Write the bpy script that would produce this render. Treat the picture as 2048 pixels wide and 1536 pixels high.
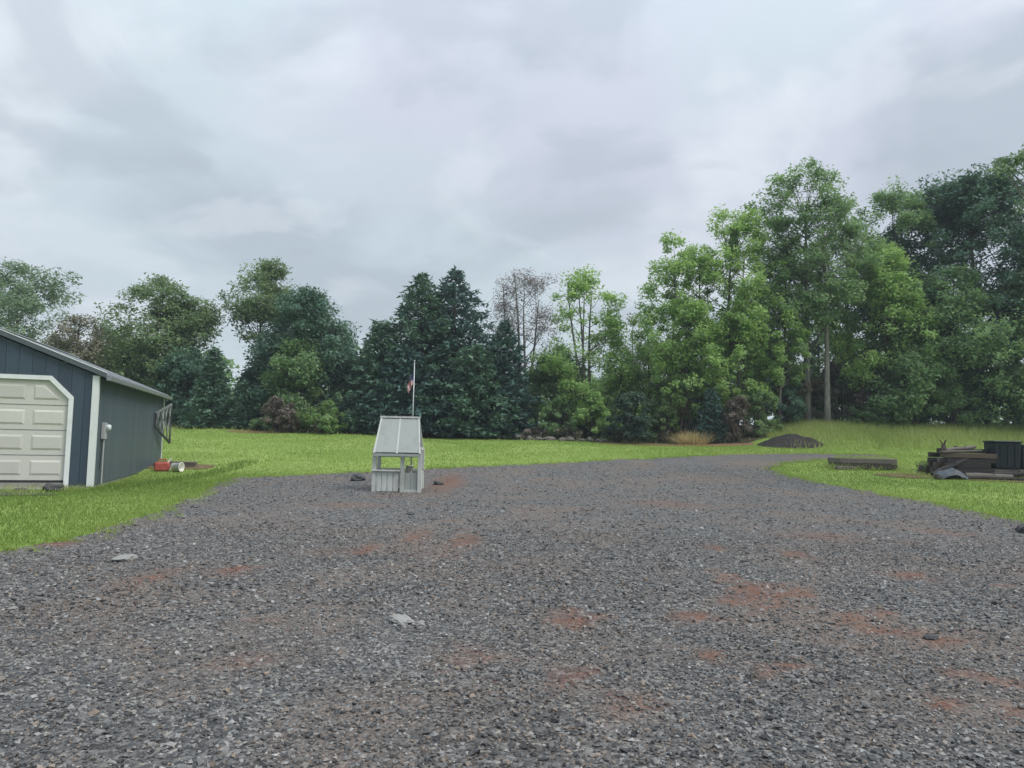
import bpy, bmesh, math, random
import numpy as np
from mathutils import Matrix, Vector, noise
for o in list(bpy.data.objects): bpy.data.objects.remove(o)
scn = bpy.context.scene
C = scn.collection
R_ = math.radians

# ------------------------------------------------------------------ camera
cd = bpy.data.cameras.new('camera'); cam = bpy.data.objects.new('camera', cd); C.objects.link(cam)
cd.sensor_width = 36; cd.lens = 36 * 1500 / 2048; cd.clip_end = 3000; cd.clip_start = .05
cam.matrix_world = Matrix.Translation((0, 0, 1.5)) @ Matrix.Rotation(R_(90 + 4.2), 4, 'X') @ Matrix.Rotation(.022, 4, 'Z')
scn.camera = cam
# ------------------------------------------------------------------ light
SUN_AZ, SUN_EL = R_(112), R_(48)          # azimuth clockwise from +Y
sv = Vector((math.sin(SUN_AZ) * math.cos(SUN_EL), math.cos(SUN_AZ) * math.cos(SUN_EL), math.sin(SUN_EL)))
sl = bpy.data.lights.new('sun', 'SUN'); sl.energy = 1.5; sl.angle = R_(25); sl.color = (1, .96, .9)
so = bpy.data.objects.new('sun', sl); C.objects.link(so); so.rotation_euler = (-sv).to_track_quat('-Z', 'Y').to_euler()
so.location = (30, -12, 40)
scn.view_settings.view_transform = 'Standard'; scn.view_settings.look = 'None'
scn.view_settings.exposure = 0.5; scn.view_settings.gamma = 1.0
scn.render.engine = 'CYCLES'; scn.cycles.max_bounces = 8; scn.cycles.diffuse_bounces = 6; scn.cycles.transmission_bounces = 6; scn.cycles.volume_bounces = 0

class NT:                                   # small node helper
    def __init__(s, tree): s.t = tree; s.n = tree.nodes; s.l = tree.links
    def new(s, typ, ins=None, **kw):
        nd = s.n.new(typ)
        for k, v in kw.items(): setattr(nd, k, v)
        for k, v in (ins or {}).items():
            if isinstance(v, bpy.types.NodeSocket): s.l.new(v, nd.inputs[k])
            else: nd.inputs[k].default_value = v
        return nd
    def math(s, op, a, b=0.0, c=0.0, clamp=False):
        return s.new('ShaderNodeMath', {0: a, 1: b, 2: c}, operation=op, use_clamp=clamp).outputs[0]
    def mix(s, f, a, b, mode='MIX'):
        return s.new('ShaderNodeMix', {0: f, 6: a, 7: b}, data_type='RGBA', blend_type=mode).outputs[2]
    def noise(s, vec, scale, detail=4, rough=.55, dist=0.0):
        return s.new('ShaderNodeTexNoise', {'Vector': vec, 'Scale': scale, 'Detail': detail, 'Roughness': rough, 'Distortion': dist})
    def ramp(s, f, a, b, c0=0.0, c1=1.0):
        return s.new('ShaderNodeMapRange', {0: f, 1: a, 2: b, 3: c0, 4: c1}, interpolation_type='SMOOTHSTEP').outputs[0]

def rgb(c): return (c[0], c[1], c[2], 1)

w = bpy.data.worlds.new('World'); scn.world = w; w.use_nodes = True
T = NT(w.node_tree); T.n.clear()
sky = T.new('ShaderNodeTexSky', sky_type='NISHITA', sun_disc=False, sun_elevation=SUN_EL, sun_rotation=SUN_AZ, air_density=1.3, dust_density=3.0)
tc = T.new('ShaderNodeTexCoord').outputs['Generated']
sx = T.new('ShaderNodeSeparateXYZ', {0: tc})
zz = T.math('MAXIMUM', sx.outputs[2], 0.0)
den = T.math('ADD', zz, .34)
cv = T.new('ShaderNodeCombineXYZ', {0: T.math('DIVIDE', sx.outputs[0], den), 1: T.math('DIVIDE', sx.outputs[1], den), 2: 5.37}).outputs[0]
n1 = T.noise(cv, 1.35, 7, .53, .35).outputs[0]          # cloud masses
cv2 = T.new('ShaderNodeVectorMath', {0: cv, 1: (11.3, 4.1, 2.7)}, operation='ADD').outputs[0]
n2 = T.noise(cv2, .9, 3, .5, .3).outputs[0]             # blue / lavender drift
cv3 = T.new('ShaderNodeVectorMath', {0: cv, 1: (8.6, 17.2, 6.0)}, operation='ADD').outputs[0]
n3 = T.noise(cv3, 2.6, 7, .50, .5).outputs[0]           # ragged scud
c = T.mix(T.ramp(n2, .42, .58), (.425, .495, .540, 1), (.440, .468, .540, 1))
c = T.mix(T.ramp(n1, .49, .62, 0, .68), c, (.315, .360, .410, 1))
c = T.mix(T.ramp(n1, .47, .36, 0, .8), c, (.535, .575, .625, 1))
c = T.mix(T.ramp(n3, .54, .65, 0, .44), c, (.300, .340, .395, 1))
c = T.mix(T.ramp(n3, .45, .36, 0, .38), c, (.550, .580, .630, 1))
z3 = T.math('POWER', zz, 3.2)
gain = T.math('MULTIPLY_ADD', z3, 2.2, 1.0)              # overcast skies brighten towards the zenith
c = T.new('ShaderNodeVectorMath', {0: c, 3: gain}, operation='SCALE').outputs[0]
bg_c = T.new('ShaderNodeBackground', {0: c, 1: 1.0})
bg_s = T.new('ShaderNodeBackground', {0: sky.outputs[0], 1: .10})
mx = T.new('ShaderNodeMixShader', {0: .92, 1: bg_s.outputs[0], 2: bg_c.outputs[0]})
T.l.new(mx.outputs[0], T.new('ShaderNodeOutputWorld').inputs[0])

# ------------------------------------------------------------------ helpers
rng = np.random.default_rng(7); random.seed(7)

def sp(x, k): return k * np.log1p(np.exp(np.clip(x / k, -40, 40)))
def ss(a, b, x):
    t = np.clip((x - a) / (b - a), 0, 1); return t * t * (3 - 2 * t)
def tz(x, y):                                # the lie of the land
    x = np.asarray(x, float); y = np.asarray(y, float)
    l = ss(-4, -10, x)
    z = (.065 + .03 * l) * (sp(y - 20 - 6 * l, 1.5) - .8 * sp(y - 46, 2.))
    z = z + 1.15 * ss(9, 19, x) * ss(37, 46, y)
    z = z + .012 * np.sin(x * 1.1 + .7 * y) * np.sin(y * .9 - .4 * x + 1) + .02 * np.sin(x * .37 + 2) * np.sin(y * .31)
    return z
def gz(x, y): return float(tz(x, y))

def tag(o, label=None, cat=None, group=None, kind=None):
    if label: o['label'] = label
    if cat: o['category'] = cat
    if group: o['group'] = group
    if kind: o['kind'] = kind
    return o
def empty(name, loc, rz=0):
    o = bpy.data.objects.new(name, None); C.objects.link(o); o.empty_display_size = .2
    o.location = loc; o.rotation_euler = (0, 0, rz); return o
def link(name, me, mat, parent=None, loc=None, rot=None):
    o = bpy.data.objects.new(name, me); C.objects.link(o)
    if mat is not None and not me.materials: me.materials.append(mat)
    if parent: o.parent = parent
    if loc is not None: o.location = loc
    if rot is not None: o.rotation_euler = rot
    return o
def np_mesh(name, V, F, attrs=None, smooth=False):
    V = np.ascontiguousarray(V, np.float32); F = np.ascontiguousarray(F, np.int32)
    me = bpy.data.meshes.new(name); n = F.shape[1]
    me.vertices.add(len(V)); me.vertices.foreach_set('co', V.ravel())
    me.loops.add(F.size); me.loops.foreach_set('vertex_index', F.ravel())
    me.polygons.add(len(F)); me.polygons.foreach_set('loop_start', np.arange(0, F.size, n, dtype=np.int32))
    me.polygons.foreach_set('loop_total', np.full(len(F), n, np.int32))
    me.polygons.foreach_set('use_smooth', np.full(len(F), smooth))
    for k, v in (attrs or {}).items():
        a = me.attributes.new(k, 'FLOAT', 'POINT'); a.data.foreach_set('value', np.ascontiguousarray(v, np.float32))
    me.update(calc_edges=True); return me

class MB:                                    # collects faces, builds one mesh object
    def __init__(s): s.v = []; s.f = []
    def add(s, vs, fs):
        b = len(s.v); s.v += [tuple(v) for v in vs]; s.f += [tuple(b + i for i in f) for f in fs]; return s
    def box(s, a, b):
        x0, y0, z0 = a; x1, y1, z1 = b
        return s.add([(x0, y0, z0), (x1, y0, z0), (x1, y1, z0), (x0, y1, z0), (x0, y0, z1), (x1, y0, z1), (x1, y1, z1), (x0, y1, z1)],
                     [(0, 3, 2, 1), (4, 5, 6, 7), (0, 1, 5, 4), (1, 2, 6, 5), (2, 3, 7, 6), (3, 0, 4, 7)])
    def prism(s, poly, d, axis='y', off=0.0):  # poly in the other two axes, extruded by d
        n = len(poly); A = []; B = []
        for p in poly:
            if axis == 'y': A.append((p[0], off, p[1])); B.append((p[0], off + d, p[1]))
            elif axis == 'x': A.append((off, p[0], p[1])); B.append((off + d, p[0], p[1]))
            else: A.append((p[0], p[1], off)); B.append((p[0], p[1], off + d))
        return s.add(A + B, [tuple(range(n)), tuple(range(2 * n - 1, n - 1, -1))] + [(i, i + n, (i + 1) % n + n, (i + 1) % n) for i in range(n)])
    def bar(s, p, q, wd, ht):
        p = Vector(p); q = Vector(q); d = (q - p).normalized()
        up = Vector((0, 0, 1)) if abs(d.z) < .9 else Vector((1, 0, 0))
        a = d.cross(up).normalized() * wd / 2; b = a.cross(d).normalized() * ht / 2
        vs = [p - a - b, p + a - b, p + a + b, p - a + b, q - a - b, q + a - b, q + a + b, q - a + b]
        return s.add(vs, [(0, 3, 2, 1), (4, 5, 6, 7), (0, 1, 5, 4), (1, 2, 6, 5), (2, 3, 7, 6), (3, 0, 4, 7)])
    def tube(s, pts, rad, n=7, cap=True):
        pts = [Vector(p) for p in pts]; b = len(s.v)
        for i, p in enumerate(pts):
            d = (pts[min(i + 1, len(pts) - 1)] - pts[max(i - 1, 0)])
            d = d.normalized() if d.length > 1e-6 else Vector((0, 0, 1))
            up = Vector((0, 0, 1)) if abs(d.z) < .95 else Vector((1, 0, 0))
            a = d.cross(up).normalized(); c = d.cross(a)
            for k in range(n):
                t = 2 * math.pi * k / n; s.v.append(tuple(p + (a * math.cos(t) + c * math.sin(t)) * rad[i]))
        for i in range(len(pts) - 1):
            for k in range(n):
                k2 = (k + 1) % n; s.f.append((b + i * n + k, b + i * n + k2, b + (i + 1) * n + k2, b + (i + 1) * n + k))
        if cap:
            s.f.append(tuple(b + k for k in range(n - 1, -1, -1))); e = b + (len(pts) - 1) * n; s.f.append(tuple(e + k for k in range(n)))
        return s
    def lathe(s, prof, n=20, o=(0, 0, 0)):
        return s.tube([(o[0], o[1], o[2] + z) for r, z in prof], [r for r, z in prof], n) if False else s._lathe(prof, n, o)
    def _lathe(s, prof, n, o):
        b = len(s.v)
        for r, z in prof:
            for k in range(n):
                t = 2 * math.pi * k / n; s.v.append((o[0] + r * math.cos(t), o[1] + r * math.sin(t), o[2] + z))
        for i in range(len(prof) - 1):
            for k in range(n):
                k2 = (k + 1) % n; s.f.append((b + i * n + k, b + i * n + k2, b + (i + 1) * n + k2, b + (i + 1) * n + k))
        s.f.append(tuple(b + k for k in range(n - 1, -1, -1))); e = b + (len(prof) - 1) * n; s.f.append(tuple(e + k for k in range(n)))
        return s
    def mesh(s, name, bevel=0.0, smooth=False):
        me = bpy.data.meshes.new(name); me.from_pydata(s.v, [], s.f)
        bm = bmesh.new(); bm.from_mesh(me); bmesh.ops.recalc_face_normals(bm, faces=bm.faces)
        if bevel > 0:
            es = [e for e in bm.edges if len(e.link_faces) == 2 and e.calc_face_angle(0) > .5]
            bmesh.ops.bevel(bm, geom=es, offset=bevel, segments=1, affect='EDGES')
        if smooth:
            for f in bm.faces: f.smooth = True
        bm.to_mesh(me); bm.free(); return me
    def build(s, name, mat, parent=None, bevel=0.0, smooth=False, loc=None, rot=None):
        return link(name, s.mesh(name, bevel, smooth), mat, parent, loc, rot)

# ------------------------------------------------------------------ materials
def base_mat(name):
    m = bpy.data.materials.new(name); m.use_nodes = True; t = NT(m.node_tree); t.n.clear()
    out = t.new('ShaderNodeOutputMaterial'); p = t.new('ShaderNodeBsdfPrincipled'); t.l.new(p.outputs[0], out.inputs[0])
    return m, t, p, out
def setc(t, p, k, v):
    if isinstance(v, bpy.types.NodeSocket): t.l.new(v, p.inputs[k])
    else: p.inputs[k].default_value = v
def bump(t, p, h, strength=.4, dist=.01):
    b = t.new('ShaderNodeBump', {'Height': h, 'Strength': strength, 'Distance': dist}); t.l.new(b.outputs[0], p.inputs['Normal'])

def worn(name, col, dirt=(.12, .10, .08), amt=.35, rough=.6, scale=3.0, grain=None, metal=0.0, spec=.3, fine=40):
    """paint, wood, metal or plastic with stains and a fine relief"""
    m, t, p, o = base_mat(name)
    tc = t.new('ShaderNodeTexCoord').outputs['Object']
    vec = tc
    if grain: vec = t.new('ShaderNodeVectorMath', {0: tc, 1: grain}, operation='MULTIPLY').outputs[0]
    a = t.noise(vec, scale, 6, .65, .4).outputs[0]; b = t.noise(vec, fine, 4, .6).outputs[0]
    oi = t.new('ShaderNodeObjectInfo').outputs['Random']
    k = t.math('MULTIPLY_ADD', oi, .22, .89)
    c0 = t.new('ShaderNodeVectorMath', {0: rgb(col)[:3], 3: k}, operation='SCALE').outputs[0]
    c = t.mix(t.ramp(a, .48, .78, 0, amt), c0, rgb(dirt))
    c = t.mix(t.ramp(b, .35, .7, 0, .22), c, rgb(tuple(x * .55 for x in col)))
    setc(t, p, 'Base Color', c); setc(t, p, 'Roughness', t.ramp(a, .3, .8, rough - .08, rough + .15))
    setc(t, p, 'Metallic', metal); setc(t, p, 'Specular IOR Level', spec)
    bump(t, p, b, .3, .004); return m

def leaf_mat(name, c0, c1, trans=.36, rough=.55):
    m, t, p, o = base_mat(name)
    at = t.new('ShaderNodeAttribute', attribute_name='tint').outputs['Fac']
    c = t.mix(at, rgb(c0), rgb(c1))
    setc(t, p, 'Base Color', c); setc(t, p, 'Roughness', rough); setc(t, p, 'Specular IOR Level', .25)
    tr = t.new('ShaderNodeBsdfTranslucent', {0: t.mix(.5, c, (c1[0] * 1.3, c1[1] * 1.35, c1[2] * .9, 1))})
    mx = t.new('ShaderNodeMixShader', {0: trans, 1: p.outputs[0], 2: tr.outputs[0]}); t.l.new(mx.outputs[0], o.inputs[0])
    return m

def bark_mat(name, c0, c1):
    m, t, p, o = base_mat(name)
    tc = t.new('ShaderNodeTexCoord').outputs['Object']
    v = t.new('ShaderNodeVectorMath', {0: tc, 1: (9, 9, 1.6)}, operation='MULTIPLY').outputs[0]
    a = t.noise(v, 1.6, 6, .65, .5).outputs[0]; b = t.noise(tc, .8, 3).outputs[0]
    c = t.mix(t.ramp(a, .35, .65), rgb(c0), rgb(c1)); c = t.mix(t.ramp(b, .5, .75, 0, .4), c, (.07, .09, .05, 1))
    setc(t, p, 'Base Color', c); setc(t, p, 'Roughness', .9); bump(t, p, a, .8, .03); return m

def lawn_mat():
    m, t, p, o = base_mat('mown_lawn')
    g = t.new('ShaderNodeNewGeometry').outputs['Position']
    a = t.noise(g, .22, 5, .6, .6).outputs[0]; b = t.noise(g, 2.2, 5, .65).outputs[0]; d = t.noise(g, 60, 3, .6).outputs[0]
    c = t.mix(t.ramp(a, .35, .68), (.175, .265, .056, 1), (.270, .350, .098, 1))
    c = t.mix(t.ramp(b, .40, .72, 0, .5), c, (.170, .250, .048, 1))
    c = t.mix(t.ramp(d, .45, .75, 0, .4), c, (.09, .125, .03, 1))
    e = t.noise(g, .55, 4, .6, .3).outputs[0]
    c = t.mix(t.ramp(e, .66, .80, 0, .5), c, (.24, .21, .10, 1))
    setc(t, p, 'Base Color', c); setc(t, p, 'Roughness', .9); setc(t, p, 'Specular IOR Level', .1)
    bump(t, p, t.math('ADD', d, t.math('MULTIPLY', b, .8)), .7, .03); return m

DIRT = [(-1.83, 22.28, 0.65, 2.92), (-1.4, 11.47, 0.28, 1.13), (-0.66, 11.13, 0.32, 1.48), (-1.84, 10.0, 0.18, 0.77), (2.44, 8.36, 0.2, 0.83), (2.56, 7.65, 0.39, 0.7), (2.99, 7.82, 0.21, 0.37), (4.73, 8.93, 0.37, 0.48), (3.93, 10.46, 0.29, 0.57), (2.98, 6.49, 0.26, 0.43), (3.34, 6.06, 0.27, 0.31), (3.34, 6.87, 0.19, 0.32), (0.64, 4.2, 0.21, 0.18), (0.43, 4.74, 0.19, 0.32), (1.66, 4.98, 0.15, 0.17), (3.13, 5.01, 0.24, 0.23), (2.89, 4.51, 0.15, 0.22), (2.63, 4.41, 0.15, 0.18), (1.56, 6.52, 0.3, 0.33), (0.56, 6.35, 0.33, 0.41), (-2.97, 8.25, 0.31, 0.53), (-3.59, 7.71, 0.24, 0.61), (1.42, 5.29, 0.1, 0.24), (1.99, 5.16, 0.15, 0.18), (2.95, 10.86, 0.16, 0.46), (5.5, 8.28, 0.18, 0.35), (-5.88, 9.89, 0.36, 0.42), (2.18, 7.17, 0.29, 0.44), (-2.36, 9.55, 0.54, 0.47), (-1.0, 9.79, 0.57, 0.82), (-0.3, 5.16, 0.36, 0.56), (-1.72, 5.01, 0.28, 0.32), (2.5, 5.68, 0.23, 0.22), (0.85, 4.51, 0.18, 0.17), (2.19, 4.63, 0.15, 0.13), (-1.86, 6.04, 0.23, 0.25), (-0.02, 3.87, 0.22, 0.12), (5.11, 12.53, 1.24, 0.94), (3.94, 18.02, 1.5, 1.22), (-3.43, 16.34, 1.23, 0.88), (7.59, 13.26, 0.77, 0.91)]
def dirtness(x, y):
    """how much of the red subsoil shows through the stone layer at a place"""
    v = np.zeros_like(x)
    for i, (a, b, rx, ry) in enumerate(DIRT):
        wob = .35 * np.sin(x * 9 + i) * np.sin(y * 11 + 2 * i) + .2 * np.sin(x * 23 + y * 17 + i)
        wgt = 1.0 if i < 28 else .6
        v = np.maximum(v, wgt * np.clip(1.25 - np.sqrt(((x - a) / rx) ** 2 + ((y - b) / ry) ** 2) + wob, 0, 1))
    return v

def gravel_mat():
    m, t, p, o = base_mat('crushed_stone')
    g = t.new('ShaderNodeNewGeometry').outputs['Position']
    vo = t.new('ShaderNodeTexVoronoi', {'Vector': g, 'Scale': 34.0, 'Randomness': 1.0}); vb = t.new('ShaderNodeTexVoronoi', {'Vector': g, 'Scale': 15.0})
    hs = t.new('ShaderNodeSeparateColor', {0: vo.outputs['Color']}); hb = t.new('ShaderNodeSeparateColor', {0: vb.outputs['Color']})
    c = t.mix(t.ramp(hs.outputs[0], 0, 1), (.046, .046, .047, 1), (.158, .154, .149, 1))
    c = t.mix(t.ramp(hs.outputs[1], .82, 1.0, 0, .8), c, (.36, .33, .29, 1))
    c = t.mix(t.ramp(hb.outputs[0], .55, 1, 0, .45), c, (.05, .053, .06, 1))
    c = t.mix(t.ramp(hb.outputs[2], .75, 1, 0, .5), c, (.30, .29, .28, 1))
    big = t.noise(g, .5, 5, .6, .8).outputs[0]; mid = t.noise(g, 2.6, 5, .65, .4).outputs[0]
    c = t.mix(t.ramp(big, .42, .66, 0, .7), c, (.175, .135, .110, 1))
    c = t.mix(t.ramp(mid, .52, .78, 0, .4), c, (.08, .077, .075, 1))
    at = t.new('ShaderNodeAttribute', attribute_name='dirt').outputs['Fac']
    fn = t.noise(g, 9, 6, .7, .5).outputs[0]
    f = t.ramp(t.math('ADD', at, t.math('MULTIPLY_ADD', fn, 1.5, -.75)), .15, 1.1, 0, .82)
    dc = t.mix(t.ramp(mid, .4, .6), (.165, .066, .042, 1), (.190, .098, .064, 1))
    c = t.mix(f, c, dc)
    setc(t, p, 'Base Color', c); setc(t, p, 'Roughness', .8); setc(t, p, 'Specular IOR Level', .25)
    h = t.math('ADD', t.math('MULTIPLY', vo.outputs['Distance'], -1.0), t.math('MULTIPLY', vb.outputs['Distance'], -.8))
    bump(t, p, h, .9, .03); return m

def stone_mat():
    m, t, p, o = base_mat('loose_stone')
    s = t.new('ShaderNodeAttribute', attribute_name='shade').outputs['Fac']; k = t.new('ShaderNodeAttribute', attribute_name='warm').outputs['Fac']
    g = t.new('ShaderNodeNewGeometry').outputs['Position']; n = t.noise(g, 90, 4, .6).outputs[0]
    c = t.mix(s, (.032, .033, .035, 1), (.365, .355, .340, 1)); c = t.mix(t.math('MULTIPLY', k, .75), c, (.27, .20, .145, 1))
    c = t.mix(t.ramp(n, .4, .7, 0, .4), c, (.09, .09, .09, 1))
    setc(t, p, 'Base Color', c); setc(t, p, 'Roughness', .7); setc(t, p, 'Specular IOR Level', .3); return m

def earth_mat(name, c0, c1, c2, scale=4):
    m, t, p, o = base_mat(name)
    g = t.new('ShaderNodeNewGeometry').outputs['Position']
    a = t.noise(g, scale, 6, .7, .6).outputs[0]; b = t.noise(g, scale * 8, 5, .7).outputs[0]
    c = t.mix(t.ramp(a, .35, .65), rgb(c0), rgb(c1)); c = t.mix(t.ramp(b, .5, .7), c, rgb(c2))
    setc(t, p, 'Base Color', c); setc(t, p, 'Roughness', .95); setc(t, p, 'Specular IOR Level', .1)
    bump(t, p, b, 1, .05); return m

M = dict(
    lawn=lawn_mat(), gravel=gravel_mat(), stone=stone_mat(),
    floor=earth_mat('woodland_litter', (.06, .055, .035), (.10, .085, .05), (.05, .075, .03)),
    mulch=earth_mat('bark_mulch', (.20, .11, .06), (.30, .19, .11), (.12, .07, .045), 3),
    soil=earth_mat('dark_soil', (.035, .032, .03), (.055, .05, .045), (.02, .02, .02), 3),
    reddirt=earth_mat('bare_red_earth', (.17, .10, .065), (.22, .15, .10), (.11, .12, .05), 3),
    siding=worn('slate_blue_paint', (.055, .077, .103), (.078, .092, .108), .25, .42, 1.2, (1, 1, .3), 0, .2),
    sideface=worn('pale_slate_paint', (.088, .113, .138), (.100, .120, .135), .3, .5, 1.0, (1, 1, .3), 0, .2),  # side boards: paler, greyer slate than the front siding
    trim=worn('white_trim_paint', (.72, .74, .74), (.42, .42, .40), .35, .5, 2.5),
    door=worn('cream_door_paint', (.56, .55, .50), (.44, .42, .38), .3, .45, 1.5),
    metalroof=worn('grey_roof_metal', (.34, .36, .38), (.22, .22, .22), .35, .4, 1.5, None, .35, .4),
    fascia=worn('grey_fascia', (.10, .12, .135), (.1, .1, .1), .3, .5),
    concrete=worn('concrete', (.30, .29, .27), (.14, .13, .11), .6, .9, 2.0),
    wellpaint=worn('flaking_white_paint', (.50, .52, .49), (.25, .255, .23), .8, .75, 5, (1, 1, .35)),
    wellroof=worn('grey_green_roofing', (.31, .335, .315), (.23, .25, .225), .6, .7, 4, (1, 1, .4)),
    greywood=worn('weathered_timber', (.15, .135, .12), (.06, .05, .045), .7, .9, 4, (.6, 6, 6)),
    brownwood=worn('damp_brown_timber', (.105, .08, .062), (.05, .04, .035), .7, .9, 4, (.6, 6, 6)),
    darkwood=worn('tarred_timber', (.045, .04, .038), (.02, .02, .02), .6, .85, 4, (.6, 6, 6)),
    blackplastic=worn('black_plastic', (.016, .022, .030), (.06, .06, .06), .4, .45, 4),
    tarp=worn('slate_tarp', (.075, .09, .105), (.05, .05, .05), .5, .55, 5),
    red=worn('faded_red_plastic', (.44, .09, .07), (.5, .3, .25), .4, .45, 8),
    whiteplastic=worn('white_plastic', (.72, .70, .64), (.4, .35, .3), .4, .4, 8),
    steel=worn('galvanised_steel', (.42, .44, .45), (.25, .25, .24), .4, .45, 10, None, .6, .5),
    meter=worn('meter_enamel', (.36, .37, .38), (.2, .2, .2), .3, .5, 8),
    glass=worn('meter_glass', (.65, .70, .72), (.5, .5, .5), .2, .12, 8, None, 0, .6),
    darksteel=worn('dark_iron', (.06, .065, .07), (.12, .09, .07), .4, .55, 6, None, .4),
    rubber=worn('dark_rubber', (.03, .03, .032), (.08, .07, .06), .4, .8, 6),
    rock=worn('field_stone', (.15, .135, .115), (.10, .095, .08), .6, .9, 4),
    darkrock=worn('dark_field_stone', (.07, .07, .072), (.05, .045, .04), .6, .9, 6),
    palerock=worn('pale_flat_stone', (.27, .265, .25), (.2, .2, .19), .5, .85, 8),
)
BK = dict(grey=bark_mat('grey_bark', (.10, .095, .085), (.19, .18, .165)), brown=bark_mat('brown_bark', (.055, .045, .037), (.12, .10, .08)),
          pale=bark_mat('pale_bark', (.20, .185, .165), (.33, .31, .28)))
LF = dict(
    grey=leaf_mat('grey_green_leaves', (0.112, 0.174, 0.112), (0.241, 0.330, 0.196)),
    olive=leaf_mat('olive_leaves', (.105, .165, .082), (.225, .310, .140)),
    dark=leaf_mat('dark_leaves', (.052, .112, .082), (.130, .220, .145), .26),
    deep=leaf_mat('deep_green_needles', (.030, .062, .048), (.080, .130, .085), .15),
    lawn=leaf_mat('deep_lawn_blades', (.110, .175, .034), (.195, .270, .066), .38, .6),
    mid=leaf_mat('mid_green_leaves', (.125, .215, .105), (.265, .385, .175), .40),
    bright=leaf_mat('spring_green_leaves', (.205, .325, .115), (.370, .520, .190), .42),
    blue=leaf_mat('blue_spruce_needles', (.042, .090, .084), (.105, .180, .150), .16),
    blue2=leaf_mat('green_spruce_needles', (.050, .108, .078), (.135, .220, .140), .16),
    mauve=leaf_mat('mauve_grey_leaves', (.17, .15, .16), (.30, .27, .28), .3),
    brown=leaf_mat('brown_leaves', (.15, .14, .10), (.26, .24, .17), .25),
    russet=leaf_mat('russet_leaves', (.125, .105, .092), (.23, .195, .165), .25),
    lime=leaf_mat('lime_shrub_leaves', (.12, .22, .07), (.26, .37, .14), .40),
    straw=leaf_mat('dry_straw', (.42, .34, .18), (.62, .52, .30), .3),
    grass=leaf_mat('grass_blades', (.170, .245, .047), (.300, .380, .105), .40, .6),
    tall=leaf_mat('tall_grass_blades', (.22, .29, .085), (.39, .44, .17), .40, .6))

# ------------------------------------------------------------------ ground
def grid_axis(parts):
    out = []
    for a, b, st in parts: out += list(np.arange(a, b, st))
    return np.array(out + [parts[-1][1]])
gx = grid_axis([(-900, -300, 200), (-300, -60, 20), (-60, -28, 2), (-28, 28, .5), (28, 60, 2), (60, 300, 20), (300, 900, 200)])
gy = grid_axis([(-300, -20, 20), (-20, 0, 1), (0, 52, .5), (52, 80, 2), (80, 300, 20), (300, 1320, 170)])
X, Y = np.meshgrid(gx, gy); Z = tz(X, Y)
def quads(nx, ny):
    i = np.arange(nx * ny).reshape(ny, nx)
    return np.stack([i[:-1, :-1], i[:-1, 1:], i[1:, 1:], i[1:, :-1]], -1).reshape(-1, 4)
ground = link('lawn', np_mesh('lawn', np.stack([X, Y, Z], -1).reshape(-1, 3), quads(len(gx), len(gy)), smooth=True), M['lawn']); tag(ground, 'bright green mown lawn around the gravel yard', 'lawn', kind='structure')

def inside(px, py, poly):
    r = np.zeros(px.shape, bool); n = len(poly)
    for i in range(n):
        x0, y0 = poly[i]; x1, y1 = poly[(i + 1) % n]
        if y0 == y1: continue
        c = ((y0 > py) != (y1 > py)) & (px < (x1 - x0) * (py - y0) / (y1 - y0) + x0); r ^= c
    return r
def nearest(px, py, poly):
    best = np.full(px.shape, 1e9); bx = px.copy(); by = py.copy(); n = len(poly)
    for i in range(n):
        x0, y0 = poly[i]; x1, y1 = poly[(i + 1) % n]; dx, dy = x1 - x0, y1 - y0; L = dx * dx + dy * dy + 1e-12
        t = np.clip(((px - x0) * dx + (py - y0) * dy) / L, 0, 1); qx = x0 + t * dx; qy = y0 + t * dy
        d = (px - qx) ** 2 + (py - qy) ** 2; k = d < best; best[k] = d[k]; bx[k] = qx[k]; by[k] = qy[k]
    return bx, by, np.sqrt(best)
def rough_edge(poly, step=.35, amp=.12, seed=1):
    r = np.random.default_rng(seed); out = []; n = len(poly)
    for i in range(n):
        a = np.array(poly[i]); b = np.array(poly[(i + 1) % n]); k = max(1, int(np.linalg.norm(b - a) / step))
        for j in range(k):
            p = a + (b - a) * j / k
            out.append(tuple(p + (r.normal(0, amp, 2))))
    return out
def drape(name, poly, step, dz, mat, dirt=False):
    P = np.array(poly); x = np.arange(P[:, 0].min() - step, P[:, 0].max() + 2 * step, step); y = np.arange(P[:, 1].min() - step, P[:, 1].max() + 2 * step, step)
    X, Y = np.meshgrid(x, y); ins = inside(X, Y, poly)
    F = quads(len(x), len(y)); fl = ins.ravel()[F]; F = F[fl.any(1)]
    bx, by, _ = nearest(X[~ins], Y[~ins], poly); X[~ins] = bx; Y[~ins] = by
    V = np.stack([X, Y, tz(X, Y) + dz], -1).reshape(-1, 3)
    u, inv = np.unique(F, return_inverse=True); V = V[u]; F = inv.reshape(F.shape)
    at = {'dirt': dirtness(V[:, 0].astype(float), V[:, 1].astype(float))} if dirt else None
    return link(name, np_mesh(name, V, F, at, True), mat)

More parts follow.
